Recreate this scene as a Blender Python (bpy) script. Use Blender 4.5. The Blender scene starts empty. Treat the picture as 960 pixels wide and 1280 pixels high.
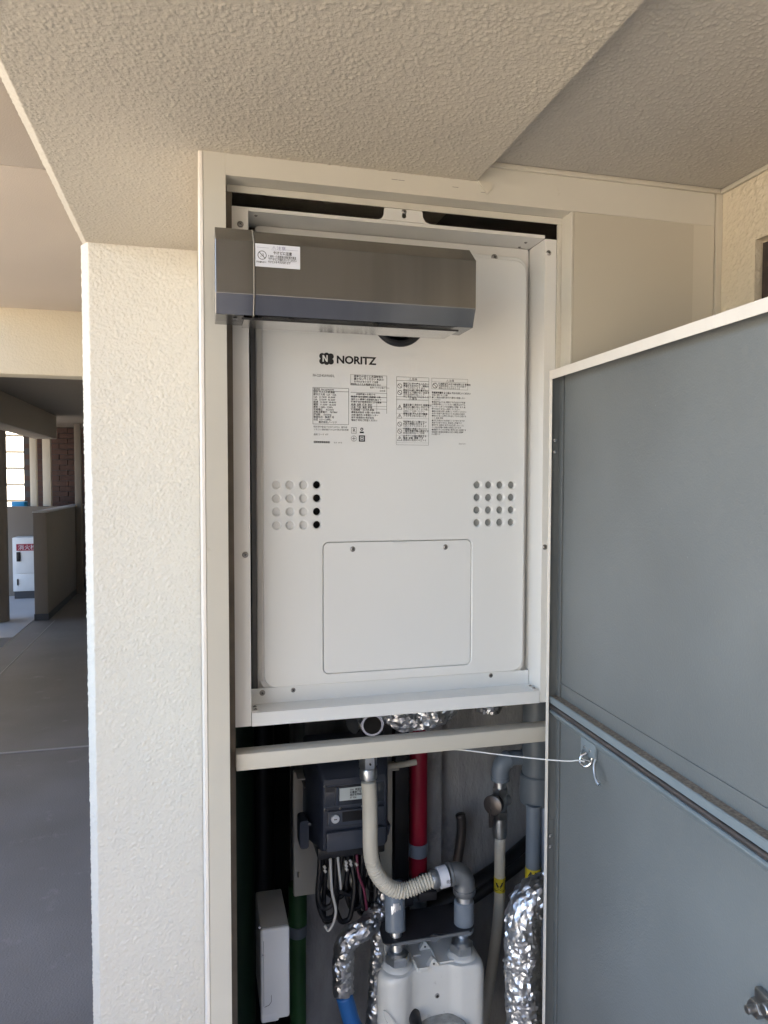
import bpy, bmesh, math, random
from mathutils import Vector, Matrix, noise
random.seed(4)
PI = math.pi
S = bpy.context.scene
COL = S.collection
# ------------------------------------------------------------ camera, world, sun, exposure
cam_d = bpy.data.cameras.new('camera')
cam = bpy.data.objects.new('camera', cam_d); COL.objects.link(cam)
YAW, PIT, ROL = 0.252568, -0.04292, 0.001672
Fv = Vector((math.sin(YAW)*math.cos(PIT), math.cos(YAW)*math.cos(PIT), math.sin(PIT)))
r0 = Vector((math.cos(YAW), -math.sin(YAW), 0)); u0 = r0.cross(Fv)
Rv = r0*math.cos(ROL)+u0*math.sin(ROL); Uv = -r0*math.sin(ROL)+u0*math.cos(ROL)
m = Matrix((Rv, Uv, -Fv)).transposed().to_4x4(); m.translation = Vector((0, 0, 1.5))
cam.matrix_world = m
cam_d.sensor_fit = 'HORIZONTAL'; cam_d.sensor_width = 36; cam_d.lens = 36*901.6/960
cam_d.clip_start = .02; cam_d.clip_end = 2000
S.camera = cam
SUN_EL, SUN_AZ = math.radians(48), math.radians(118)      # azimuth clockwise from +Y
w = bpy.data.worlds.new('World'); S.world = w; w.use_nodes = True
nt = w.node_tree; bg = nt.nodes['Background']
sky = nt.nodes.new('ShaderNodeTexSky'); sky.sky_type = 'NISHITA'; sky.sun_disc = False
sky.sun_elevation = SUN_EL; sky.sun_rotation = SUN_AZ; sky.dust_density = 3.0; sky.air_density = 1.0; sky.ozone_density = .6
nt.links.new(sky.outputs[0], bg.inputs[0]); bg.inputs[1].default_value = .15
sd = bpy.data.lights.new('sun', 'SUN'); sd.energy = 4.2; sd.angle = math.radians(.6); sd.color = (1, .94, .85)
so = bpy.data.objects.new('sun', sd); COL.objects.link(so)
sdir = Vector((math.sin(SUN_AZ)*math.cos(SUN_EL), math.cos(SUN_AZ)*math.cos(SUN_EL), math.sin(SUN_EL)))
so.rotation_euler = sdir.to_track_quat('Z', 'Y').to_euler(); so.location = (8, -6, 9)
S.view_settings.view_transform = 'Standard'; S.view_settings.look = 'None'
S.view_settings.exposure = 2.93; S.view_settings.gamma = 1
S.cycles.max_bounces = 10; S.cycles.diffuse_bounces = 6; S.cycles.use_denoising = True

# ------------------------------------------------------------ materials
def _n(nt, t, **k):
    n = nt.nodes.new(t)
    for a, b in k.items(): setattr(n, a, b)
    return n
def mat(name, col, rough=.5, metal=0., bump=None, var=None, coat=0., spec=.5, stretch=None, aniso=0., dirt=None):
    """bump: list of (kind, scale, strength, distance); var: (scale, amount); dirt: (scale, threshold, colour)"""
    M = bpy.data.materials.new(name); M.use_nodes = True; nt = M.node_tree; L = nt.links
    P = nt.nodes['Principled BSDF']
    P.inputs['Base Color'].default_value = (*col, 1); P.inputs['Roughness'].default_value = rough
    P.inputs['Metallic'].default_value = metal; P.inputs['Coat Weight'].default_value = coat
    P.inputs['Specular IOR Level'].default_value = spec; P.inputs['Anisotropic'].default_value = aniso
    tc = _n(nt, 'ShaderNodeTexCoord'); vec = tc.outputs['Object']
    if stretch:
        mp = _n(nt, 'ShaderNodeMapping'); mp.inputs['Scale'].default_value = stretch
        L.new(vec, mp.inputs[0]); vec = mp.outputs[0]
    src = None
    if var:
        ns = _n(nt, 'ShaderNodeTexNoise'); ns.inputs['Scale'].default_value = var[0]; ns.inputs['Detail'].default_value = 6
        L.new(vec, ns.inputs['Vector'])
        mr = _n(nt, 'ShaderNodeMapRange'); mr.inputs[1].default_value = .3; mr.inputs[2].default_value = .7
        mr.inputs[3].default_value = 1-var[1]; mr.inputs[4].default_value = 1+var[1]*.5
        L.new(ns.outputs[0], mr.inputs[0])
        mx = _n(nt, 'ShaderNodeMix', data_type='RGBA', blend_type='MULTIPLY'); mx.inputs[0].default_value = 1
        mx.inputs[6].default_value = (*col, 1); L.new(mr.outputs[0], mx.inputs[7]); src = mx.outputs[2]
        L.new(src, P.inputs['Base Color'])
        rr = _n(nt, 'ShaderNodeMapRange'); rr.inputs[3].default_value = max(0, rough-.08); rr.inputs[4].default_value = min(1, rough+.1)
        L.new(ns.outputs[0], rr.inputs[0]); L.new(rr.outputs[0], P.inputs['Roughness'])
    if dirt:
        ns = _n(nt, 'ShaderNodeTexNoise'); ns.inputs['Scale'].default_value = dirt[0]; ns.inputs['Detail'].default_value = 8
        ns.inputs['Roughness'].default_value = .65
        L.new(tc.outputs['Object'], ns.inputs['Vector'])
        mr = _n(nt, 'ShaderNodeMapRange'); mr.inputs[1].default_value = dirt[1]; mr.inputs[2].default_value = dirt[1]+.12
        L.new(ns.outputs[0], mr.inputs[0])
        mx = _n(nt, 'ShaderNodeMix', data_type='RGBA'); L.new(mr.outputs[0], mx.inputs[0])
        if src: L.new(src, mx.inputs[6])
        else: mx.inputs[6].default_value = (*col, 1)
        mx.inputs[7].default_value = (*dirt[2], 1); L.new(mx.outputs[2], P.inputs['Base Color'])
    nrm = None
    for kind, sc, st, di in (bump or []):
        if kind == 'noise':
            t = _n(nt, 'ShaderNodeTexNoise'); t.inputs['Scale'].default_value = sc; t.inputs['Detail'].default_value = 3; out = t.outputs[0]
        elif kind == 'vor':
            t = _n(nt, 'ShaderNodeTexVoronoi', feature='SMOOTH_F1'); t.inputs['Scale'].default_value = sc; out = t.outputs[0]
        elif kind == 'crinkle':
            t = _n(nt, 'ShaderNodeTexVoronoi', feature='F1'); t.inputs['Scale'].default_value = sc; out = t.outputs[0]
        elif kind == 'blob':      # sprayed dabs of uneven size: warped cells, higher where a coarser noise is high
            wn = _n(nt, 'ShaderNodeTexNoise'); wn.inputs['Scale'].default_value = sc*.8; wn.inputs['Detail'].default_value = 2
            L.new(vec, wn.inputs['Vector'])
            va = _n(nt, 'ShaderNodeVectorMath', operation='MULTIPLY_ADD'); va.inputs[1].default_value = (.6/sc,)*3
            L.new(wn.outputs[1], va.inputs[0]); L.new(vec, va.inputs[2])
            t = _n(nt, 'ShaderNodeTexVoronoi', feature='SMOOTH_F1'); t.inputs['Scale'].default_value = sc
            t.inputs['Smoothness'].default_value = .25; L.new(va.outputs[0], t.inputs['Vector'])
            lo = _n(nt, 'ShaderNodeTexNoise'); lo.inputs['Scale'].default_value = sc*.28; lo.inputs['Detail'].default_value = 3; L.new(vec, lo.inputs['Vector'])
            m1 = _n(nt, 'ShaderNodeMapRange'); m1.inputs[1].default_value = .10; m1.inputs[2].default_value = .62; m1.inputs[3].default_value = 1; m1.inputs[4].default_value = 0
            L.new(t.outputs[0], m1.inputs[0])
            m2 = _n(nt, 'ShaderNodeMapRange'); m2.inputs[1].default_value = .35; m2.inputs[2].default_value = .62; m2.inputs[3].default_value = .62; m2.inputs[4].default_value = 1
            L.new(lo.outputs[0], m2.inputs[0])
            mm = _n(nt, 'ShaderNodeMath', operation='MULTIPLY'); L.new(m1.outputs[0], mm.inputs[0]); L.new(m2.outputs[0], mm.inputs[1]); out = mm.outputs[0]
        if kind != 'blob': L.new(vec, t.inputs['Vector'])
        b = _n(nt, 'ShaderNodeBump'); b.inputs['Strength'].default_value = st; b.inputs['Distance'].default_value = di
        L.new(out, b.inputs['Height'])
        if nrm: L.new(nrm, b.inputs['Normal'])
        nrm = b.outputs[0]
    if nrm: L.new(nrm, P.inputs['Normal'])
    return M
stucco_b = [('noise', 380, .5, .0015)]
M = dict(
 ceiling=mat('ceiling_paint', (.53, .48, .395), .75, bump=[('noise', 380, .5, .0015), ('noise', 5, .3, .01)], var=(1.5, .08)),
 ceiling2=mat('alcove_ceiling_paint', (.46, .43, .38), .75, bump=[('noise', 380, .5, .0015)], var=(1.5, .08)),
 stucco=mat('sprayed_stucco', (.72, .69, .61), .7, bump=stucco_b, var=(1.2, .04)),
 stucco_warm=mat('trowelled_render', (.65, .575, .44), .7, bump=[('noise', 95, .8, .004), ('blob', 130, .5, .002)], var=(2, .06)),
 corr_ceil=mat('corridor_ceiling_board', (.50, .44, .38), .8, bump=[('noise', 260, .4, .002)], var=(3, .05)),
 beam=mat('beam_paint', (.62, .55, .42), .8, bump=[('noise', 120, .5, .004)], var=(3, .05)),
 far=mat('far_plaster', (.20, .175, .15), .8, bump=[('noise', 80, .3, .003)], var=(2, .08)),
 frame=mat('cream_steel_paint', (.59, .56, .485), .45, bump=[('noise', 700, .08, .001), ('noise', 9, .15, .004)], var=(4, .05), dirt=(14, .655, (.45, .41, .33))),
 wallp=mat('cream_wall_paint', (.585, .545, .455), .5, bump=[('noise', 500, .12, .001), ('noise', 7, .2, .006)], var=(3, .05)),
 patch=mat('repainted_wall_patch', (.51, .47, .385), .5, bump=[('noise', 500, .1, .001)], var=(5, .03)),
 rebate=mat('shaded_rebate', (.17, .14, .11), .7, var=(30, .2)),  # beige lip in shadow; its shade is put into the brown
 white=mat('heater_enamel', (.74, .75, .74), .30, bump=[('noise', 900, .05, .0006)], var=(2, .03), coat=.2, dirt=(22, .72, (.62, .61, .58))),
 white2=mat('case_enamel', (.72, .71, .68), .35, bump=[('noise', 900, .05, .0006)], var=(3, .03), coat=.1),
 inner=mat('inner_casing', (.30, .31, .30), .5, var=(10, .1)),
 vent_in=mat('vent_baffle', (.60, .60, .59), .5),
 steel=mat('brushed_stainless', (.25, .252, .256), .22, 1., stretch=(18, 1.2, .6), var=(1., .22)),
 steel2=mat('polished_stainless', (.62, .61, .60), .2, 1., bump=[('noise', 60, .05, .001)]),
 chrome=mat('chrome', (.66, .66, .66), .18, 1.),
 screw=mat('zinc_screw', (.33, .32, .31), .35, 1., bump=[('noise', 900, .2, .0005)]),
 zinc=mat('galvanised_pipe', (.60, .63, .66), .36, 1., bump=[('noise', 220, .15, .001)], var=(40, .25)),
 darksteel=mat('black_steel', (.035, .035, .04), .45, .3, var=(30, .3)),
 fitting=mat('cast_fitting', (.30, .32, .34), .45, .8, bump=[('noise', 300, .3, .001)], var=(30, .25)),
 bluepipe=mat('vinyl_lined_pipe', (.17, .205, .25), .4, bump=[('noise', 100, .1, .001)], var=(20, .12)),
 pvc=mat('grey_pvc', (.12, .14, .16), .45, var=(12, .1)),
 pvc2=mat('light_grey_pvc', (.22, .26, .33), .45, var=(12, .1)),
 foil=mat('aluminium_foil', (.70, .71, .73), .40, 1., bump=[('crinkle', 60, .25, .004), ('noise', 90, .3, .003)]),
 foil_dark=mat('foil_lagging', (.55, .56, .58), .36, 1., bump=[('crinkle', 75, .25, .004), ('noise', 90, .3, .003)], var=(30, .25)),
 hose=mat('cream_hose', (.58, .55, .47), .5, bump=[('noise', 300, .1, .001)], var=(20, .06), dirt=(40, .66, (.32, .30, .25))),
 meter=mat('meter_plastic', (.034, .042, .062), .35, bump=[('noise', 600, .1, .0006)], var=(20, .1)),
 meter2=mat('meter_cover_plastic', (.055, .065, .088), .28, bump=[('noise', 600, .1, .0006)]),
 meterglass=mat('meter_window', (.03, .035, .045), .12, coat=.6),
 lcd=mat('paper_label', (.62, .68, .68), .6),
 board=mat('meter_board', (.52, .50, .43), .5, var=(5, .05)),
 gas=mat('gas_meter_enamel', (.60, .60, .57), .38, bump=[('noise', 30, .15, .003)], var=(8, .08), dirt=(60, .63, (.36, .35, .32)), coat=.3),
 gauge=mat('clouded_window', (.33, .33, .31), .6, bump=[('noise', 200, .4, .001)], var=(60, .3), dirt=(160, .6, (.14, .13, .12))),
 black=mat('black_plastic', (.012, .012, .014), .35),
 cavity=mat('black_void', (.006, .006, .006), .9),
 rubber=mat('black_rubber', (.009, .009, .011), .45, bump=[('noise', 150, .2, .002)], var=(20, .3)),
 cable_white=mat('white_cable', (.6, .6, .58), .45), cable_red=mat('red_cable', (.14, .02, .05), .5),
 green=mat('green_pipe', (.018, .075, .020), .5, var=(12, .15), bump=[('noise', 300, .15, .001)]),
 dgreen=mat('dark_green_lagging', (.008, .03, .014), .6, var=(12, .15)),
 red=mat('red_pipe', (.30, .006, .032), .4, var=(14, .1)),
 blue=mat('blue_pipe', (.02, .12, .36), .4, var=(14, .1)),
 concrete=mat('raw_concrete', (.33, .33, .335), .85, stretch=(3, 3, 1), bump=[('noise', 60, .5, .004), ('noise', 8, .4, .01)], var=(5, .4), dirt=(9, .56, (.19, .19, .20))),
 door=mat('grey_door_paint', (.160, .171, .170), .42, bump=[('noise', 420, .30, .0016), ('noise', 5, .3, .008)], var=(2.6, .20), coat=.05, dirt=(190, .665, (.30, .315, .315))),
 doordark=mat('grey_door_return', (.115, .125, .125), .5, var=(9, .12)),
 lip=mat('door_edge_paint', (.72, .67, .60), .4, bump=[('noise', 40, .12, .002)], var=(25, .04), dirt=(50, .72, (.45, .38, .30))),
 rail=mat('rail_paint', (.20, .235, .25), .45, var=(10, .08)),
 dust=mat('dusty_ledge', (.25, .21, .165), .95, bump=[('noise', 500, .9, .002)], var=(250, .45)),
 rod=mat('bronze_rod', (.12, .105, .10), .35, .6, var=(20, .2)),
 navy=mat('dark_gasket', (.02, .02, .045), .6),
 sticker=mat('white_sticker', (.70, .72, .78), .4),
 ink=mat('black_ink', (.012, .013, .015), .6), ink2=mat('grey_ink', (.06, .06, .065), .6), ink3=mat('violet_ink', (.16, .15, .30), .6),
 yellow=mat('yellow_tape', (.62, .50, .03), .5, var=(60, .1)),
 dim_white=mat('white_plastic', (.66, .68, .70), .4, var=(10, .04)), dim_grey=mat('grey_plastic_end', (.28, .27, .25), .5, var=(12, .15)),
 floor=mat('corridor_vinyl', (.185, .178, .178), .55, bump=[('noise', 150, .8, .003)], var=(2.2, .22), dirt=(7, .60, (.25, .235, .24))),
 lit_pale=mat('lit_pale_tone', (.42, .42, .43), .6, var=(2, .1)),  # pale tone standing in for light on the floor and wall top
 joint=mat('floor_joint', (.36, .35, .36), .5),
 skirting=mat('dark_skirting', (.05, .052, .06), .6),
 brick=mat('brown_brick', (.085, .048, .042), .8, var=(12, .3)),
 redsign=mat('red_sign', (.30, .02, .05), .45),
 paving=mat('outside_paving', (.44, .37, .28), .9, var=(.5, .15)),
 facade=mat('facade_paint', (.62, .58, .50), .8, var=(.6, .08)), facade_d=mat('facade_shadow_gap', (.30, .31, .31), .6),
 brownwall=mat('brown_render', (.16, .13, .115), .8, var=(.4, .2)),
 bluebin=mat('blue_sheet', (.02, .28, .60), .5),
 glass=mat('dark_window_glass', (.03, .02, .02), .08, coat=.5),
)

# ------------------------------------------------------------ helpers
def link(name, me, parent=None):
    o = bpy.data.objects.new(name, me); COL.objects.link(o)
    if parent: o.parent = parent
    return o
def from_bm(name, bm, mt, parent=None, smooth=False, origin=None):
    bmesh.ops.recalc_face_normals(bm, faces=bm.faces)
    me = bpy.data.meshes.new(name)
    if origin is not None: bmesh.ops.translate(bm, verts=bm.verts, vec=-Vector(origin))
    bm.to_mesh(me); bm.free()
    for mm in (mt if isinstance(mt, (list, tuple)) else [mt]): me.materials.append(M[mm])
    if smooth: 
        for p in me.polygons: p.use_smooth = True
        if smooth != 'all': me.set_sharp_from_angle(angle=math.radians(38))
    o = link(name, me, parent)
    if origin is not None: o.location = origin
    return o
def bx(bm, x0, x1, y0, y1, z0, z1, bev=0., seg=2, mi=0):
    b = bmesh.new()
    bmesh.ops.create_cube(b, size=1)
    bmesh.ops.scale(b, vec=(x1-x0, y1-y0, z1-z0), verts=b.verts)
    bmesh.ops.translate(b, vec=((x0+x1)/2, (y0+y1)/2, (z0+z1)/2), verts=b.verts)
    if bev: bmesh.ops.bevel(b, geom=b.edges[:], offset=bev, segments=seg, affect='EDGES', profile=.5)
    merge(bm, b, mi)
def merge(bm, b, mi=0):
    for f in b.faces: f.material_index = mi
    me = bpy.data.meshes.new('t'); b.to_mesh(me); b.free(); bm.from_mesh(me); bpy.data.meshes.remove(me)
def box(name, mt, x0, x1, y0, y1, z0, z1, parent=None, bev=0., seg=2):
    bm = bmesh.new(); bx(bm, x0, x1, y0, y1, z0, z1, bev, seg)
    return from_bm(name, bm, mt, parent, smooth=bool(bev))
def prism(bm, prof, axis, a0, a1, bev=0., mi=0, seg=2):
    """prof: list of 2-D points in the plane of the two other axes (in order x,y,z), extruded along axis a0..a1"""
    b = bmesh.new()
    def P(p, a): return (a, *p) if axis == 0 else ((p[0], a, p[1]) if axis == 1 else (*p, a))
    v0 = [b.verts.new(P(p, a0)) for p in prof]; v1 = [b.verts.new(P(p, a1)) for p in prof]
    b.faces.new(v0); b.faces.new(v1[::-1]); n = len(prof)
    for i in range(n): b.faces.new((v0[i], v0[(i+1) % n], v1[(i+1) % n], v1[i]))
    bmesh.ops.recalc_face_normals(b, faces=b.faces)
    if bev: bmesh.ops.bevel(b, geom=b.edges[:], offset=bev, segments=seg, affect='EDGES', profile=.5)
    merge(bm, b, mi)
def crom(pts, n):
    P = [Vector(p) for p in pts]; P = [2*P[0]-P[1]]+P+[2*P[-1]-P[-2]]; out = []
    for i in range(1, len(P)-2):
        for k in range(n):
            t = k/n; a, b, c, d = P[i-1:i+3]
            out.append(.5*((2*b)+(c-a)*t+(2*a-5*b+4*c-d)*t*t+(3*b-a-3*c+d)*t**3))
    out.append(P[-2]); return out
def tube(bm, path, rad, seg=20, mi=0, cap=True, disp=None):
    """rad: number or function of (index fraction, arc length); disp(point, t, ang) -> radial offset"""
    b = bmesh.new(); path = [Vector(p) for p in path]; n = len(path)
    tan = [(path[min(i+1, n-1)]-path[max(i-1, 0)]).normalized() for i in range(n)]
    up = Vector((0, 0, 1)) if abs(tan[0].z) < .9 else Vector((0, 1, 0))
    N = tan[0].cross(up).normalized(); rings = []; s = 0
    for i in range(n):
        if i: s += (path[i]-path[i-1]).length; N = (N-tan[i]*N.dot(tan[i])).normalized()
        B = tan[i].cross(N); r = rad(i/(n-1), s) if callable(rad) else rad; ring = []
        for k in range(seg):
            a = 2*PI*k/seg; d = N*math.cos(a)+B*math.sin(a); rr = r
            if disp: rr += disp(path[i]+d*r, s, a)
            ring.append(b.verts.new(path[i]+d*rr))
        rings.append(ring)
    for i in range(n-1):
        for k in range(seg): b.faces.new((rings[i][k], rings[i][(k+1) % seg], rings[i+1][(k+1) % seg], rings[i+1][k]))
    if cap: b.faces.new(rings[0][::-1]); b.faces.new(rings[-1])
    merge(bm, b, mi)
def cyl(bm, p0, p1, r, seg=24, mi=0, r1=None, bev=0.):
    r1 = r if r1 is None else r1; p0 = Vector(p0); p1 = Vector(p1)
    if bev:
        L = (p1-p0).length; d = (p1-p0)/L
        pts = [p0, p0+d*bev, p1-d*bev, p1]; rr = [r-bev, r, r1, r1-bev]
        ring(bm, pts, rr, seg, mi)
    else: ring(bm, [p0, p1], [r, r1], seg, mi)
def ring(bm, pts, radii, seg=24, mi=0):
    """straight lathe: radii at collinear points"""
    b = bmesh.new(); pts = [Vector(p) for p in pts]; ax = (pts[-1]-pts[0]).normalized()
    up = Vector((0, 0, 1)) if abs(ax.z) < .9 else Vector((0, 1, 0)); N = ax.cross(up).normalized(); B = ax.cross(N); R = []
    for p, r in zip(pts, radii): R.append([b.verts.new(p+(N*math.cos(2*PI*k/seg)+B*math.sin(2*PI*k/seg))*max(r, 1e-5)) for k in range(seg)])
    for i in range(len(R)-1):
        for k in range(seg): b.faces.new((R[i][k], R[i][(k+1) % seg], R[i+1][(k+1) % seg], R[i+1][k]))
    b.faces.new(R[0][::-1]); b.faces.new(R[-1]); merge(bm, b, mi)
def hexnut(bm, p0, p1, r, mi=0): ring(bm, [p0, Vector(p0).lerp(Vector(p1), .12), Vector(p0).lerp(Vector(p1), .88), p1], [r*.9, r, r, r*.9], 6, mi)
def tag(o, label=None, cat=None, group=None, kind=None):
    if label: o['label'] = label
    if cat: o['category'] = cat
    if group: o['group'] = group
    if kind: o['kind'] = kind
    return o
def empty(name, loc, label, cat, group=None, rz=0.):
    o = bpy.data.objects.new(name, None); COL.objects.link(o); o.location = loc; o.rotation_euler = (0, 0, rz)
    o.empty_display_size = .05
    tag(o, label, cat, group); o['_loc'] = loc; return o
def adopt(parent):
    """children are modelled in world coordinates: keep them there"""
    mi = (Matrix.Translation(parent.location) @ parent.rotation_euler.to_matrix().to_4x4()).inverted()
    for c in parent.children:
        if not c.get('_local'): c.matrix_parent_inverse = mi
    if '_loc' in parent: del parent['_loc']
def struct(o): return tag(o, kind='structure')
def rrect(x0, x1, z0, z1, r, n=6):
    pts = []
    for cx, cz, a in ((x1-r, z1-r, 0), (x0+r, z1-r, 90), (x0+r, z0+r, 180), (x1-r, z0+r, 270)):
        for k in range(n+1): t = math.radians(a+90*k/n); pts.append((cx+r*math.cos(t), cz+r*math.sin(t)))
    return pts
def circ(cx, cz, r, n=20): return [(cx+r*math.cos(2*PI*k/n), cz+r*math.sin(2*PI*k/n)) for k in range(n)]
def plate(name, mt, outline, holes, y, th, parent=None, bev=0., mats=None):
    """flat sheet in the XZ plane, front face at y, thickness th going back (+Y), cut with holes"""
    cu = bpy.data.curves.new(name, 'CURVE'); cu.dimensions = '2D'; cu.fill_mode = 'BOTH'
    cu.extrude = th/2-bev; cu.bevel_depth = bev; cu.bevel_resolution = 2; cu.offset = -bev
    for pts in [outline]+holes:
        sp = cu.splines.new('POLY'); sp.points.add(len(pts)-1); sp.use_cyclic_u = True
        for q, p in zip(sp.points, pts): q.co = (p[0], p[1], 0, 1)
    o = bpy.data.objects.new(name, cu); COL.objects.link(o)
    dg = bpy.context.evaluated_depsgraph_get(); me = bpy.data.meshes.new_from_object(o.evaluated_get(dg))
    COL.objects.unlink(o); bpy.data.objects.remove(o)
    me.transform(Matrix.Translation((0, y+th/2, 0)) @ Matrix.Rotation(PI/2, 4, 'X'))
    me.materials.clear(); me.materials.append(M[mt])
    for p in me.polygons: p.use_smooth = True
    me.set_sharp_from_angle(angle=math.radians(30)); me.name = name
    return link(name, me, parent)
def text_bm(bm, s, size, x, z, mi=0, align='LEFT', sx=1., bold=0., shear=0.):
    """adds text to bm in the XY plane (x right, y up)"""
    cu = bpy.data.curves.new('t', 'FONT'); cu.body = s; cu.size = size; cu.align_x = align
    cu.resolution_u = 1 if size < .006 else 4; cu.offset = bold; cu.fill_mode = 'FRONT'; cu.shear = shear
    o = bpy.data.objects.new('t', cu); COL.objects.link(o)
    dg = bpy.context.evaluated_depsgraph_get(); me = bpy.data.meshes.new_from_object(o.evaluated_get(dg))
    COL.objects.unlink(o); bpy.data.objects.remove(o)
    me.transform(Matrix.Translation((x, z, 0)) @ Matrix.Diagonal((sx, 1, 1, 1)))
    for p in me.polygons: p.material_index = mi
    n0 = len(bm.faces); bm.from_mesh(me); bm.faces.ensure_lookup_table()
    for f in bm.faces[n0:]: f.material_index = mi
    bpy.data.meshes.remove(me)
def flat(bm, pts, mi=0):
    f = bm.faces.new([bm.verts.new((p[0], p[1], 0)) for p in pts]); f.material_index = mi
def frect(bm, x0, x1, z0, z1, mi=0): flat(bm, [(x0, z0), (x1, z0), (x1, z1), (x0, z1)], mi)
def foutline(bm, x0, x1, z0, z1, t, mi=0):
    frect(bm, x0, x1, z0, z0+t, mi); frect(bm, x0, x1, z1-t, z1, mi); frect(bm, x0, x0+t, z0+t, z1-t, mi); frect(bm, x1-t, x1, z0+t, z1-t, mi)
def fring(bm, cx, cz, r, t, mi=0, n=20):
    a = circ(cx, cz, r, n); b = circ(cx, cz, r-t, n)
    for k in range(n): flat(bm, [a[k], a[(k+1) % n], b[(k+1) % n], b[k]], mi)
def fline(bm, x0, z0, x1, z1, t, mi=0):
    d = Vector((x1-x0, z1-z0)).normalized()*t/2; n = Vector((-d.y, d.x))
    flat(bm, [(x0+n.x, z0+n.y), (x0-n.x, z0-n.y), (x1-n.x, z1-n.y), (x1+n.x, z1+n.y)], mi)
def flat_obj(name, bm, mts, y, parent=None):
    """stand an XY drawing up in the XZ plane at y, facing -Y"""
    bmesh.ops.transform(bm, matrix=Matrix.Translation((0, y, 0)) @ Matrix.Rotation(PI/2, 4, 'X'), verts=bm.verts)
    me = bpy.data.meshes.new(name); bm.to_mesh(me); bm.free()
    for k in mts: me.materials.append(M[k])
    return link(name, me, parent)
def relief(prof, a0, a1, axis, step, cell, amp, mt, name, seed=0., proud=.0006, pit=False):
    """sprayed coating as real relief: a fine sheet along a profile of the other two axes, raised in uneven dabs"""
    segs = [(Vector(prof[i]), Vector(prof[i+1])) for i in range(len(prof)-1)]; us = []
    for p, q in segs:
        n_ = max(1, int((q-p).length/step)); t = (q-p).normalized(); nn = Vector((t.y, -t.x))
        for k in range(n_+(1 if q == Vector(prof[-1]) else 0)): us.append((p.lerp(q, k/n_), nn))
    for i in range(1, len(us)-1):
        if us[i][1] != us[i-1][1]: us[i] = (us[i][0], (us[i][1]+us[i-1][1]).normalized())
    nv = int((a1-a0)/step); co = []; V = noise.voronoi; NV = noise.noise_vector; f = 1/cell
    for j in range(nv+1):
        a = a0+(a1-a0)*j/nv
        for p, nn in us:
            q = Vector((p.x, a, p.y) if axis == 1 else (p.x, p.y, a))*f+Vector((seed, 0, 0))
            q += NV(q*.9)*.38
            d, pts = V(q, distance_metric='DISTANCE'); c = pts[0]
            r = (math.sin(c.x*12.9+c.y*78.2+c.z*37.7)*43758.5) % 1.0
            t = min(1, (d[1]-d[0])/.34) if pit else min(1, max(0, (.60-d[0])/.42)); h = t*t*(3-2*t)*(.45+.55*r)+.15*noise.noise(q*2.7)
            o = proud+amp*h; x, y = p.x+nn.x*o, p.y+nn.y*o
            co.append((x, a, y) if axis == 1 else (x, y, a))
    n_ = len(us); fc = [(j*n_+i, j*n_+i+1, (j+1)*n_+i+1, (j+1)*n_+i) for j in range(nv) for i in range(n_-1)]
    me = bpy.data.meshes.new(name); me.from_pydata(co, [], fc); me.materials.append(M[mt])
    for p in me.polygons: p.use_smooth = True
    return struct(link(name, me))
# one screw, copied wherever the photograph shows one
def screw_mesh():
    bm = bmesh.new()
    ring(bm, [(0, 0, 0), (0, -.0006, 0), (0, -.0018, 0), (0, -.0027, 0), (0, -.003, 0)], [.0056, .0058, .0046, .0034, .0016], 18)
    for a in (0, 1):
        if a: bx(bm, -.0026, .0026, -.0034, -.0025, -.0005, .0005, mi=1)
        else: bx(bm, -.0005, .0005, -.0034, -.0026, -.0026, .0026, mi=1)
    o = from_bm('screw', bm, ['screw', 'black'], smooth=True); me = o.data
    bpy.data.objects.remove(o); return me
SCREW = screw_mesh()
def screw(p, parent, s=1., rot=None):
    o = link('screw', SCREW, parent); o.location = p; o.scale = (s, s, s)
    o.rotation_euler = rot or (0, random.uniform(0, 1.5), 0); return o

# ------------------------------------------------------------ the setting
bm = bmesh.new(); bx(bm, -300, 300, -300, 300, -.5, -.15); struct(from_bm('ground', bm, 'paving'))
struct(box('floor', 'floor', -1.72, 1.6, -2.6, 11.2, -.14, 0))
struct(box('floor_joint', 'joint', -1.7, -.215, 4.296, 4.312, 0, .004))
struct(box('floor_seam', 'joint', -1.50, -1.494, 5.2, 8.3, 0, .003))
struct(box('sunlit_floor', 'lit_pale', -3.2, -1.722, 7.5, 10.4, -.14, .004))  # sunlit patch of floor, its light put into the paler colour
# soffit above the camera; its left edge and the pillar below it catch the daylight
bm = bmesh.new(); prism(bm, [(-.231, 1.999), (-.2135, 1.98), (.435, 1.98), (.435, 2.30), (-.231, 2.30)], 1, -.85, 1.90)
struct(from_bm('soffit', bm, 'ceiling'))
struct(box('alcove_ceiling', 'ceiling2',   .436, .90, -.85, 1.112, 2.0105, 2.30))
struct(box('ceiling_trim', 'wallp', .445, .888, 1.093, 1.0995, 2.002, 2.0095, bev=.001)); struct(box('ceiling_trim', 'wallp', .889, .8955, -.85, 1.0995, 2.002, 2.0095, bev=.001))
bm = bmesh.new(); prism(bm, [(-.225, 1.600), (-.209, 1.575), (.0105, 1.575), (.0105, 1.90), (-.225, 1.90)], 2, 0, 1.98)
struct(from_bm('pillar', bm, 'stucco'))
struct(box('corridor_wall', 'stucco', -.16, .0, 1.901, 11.0, 0, 2.25))
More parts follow.
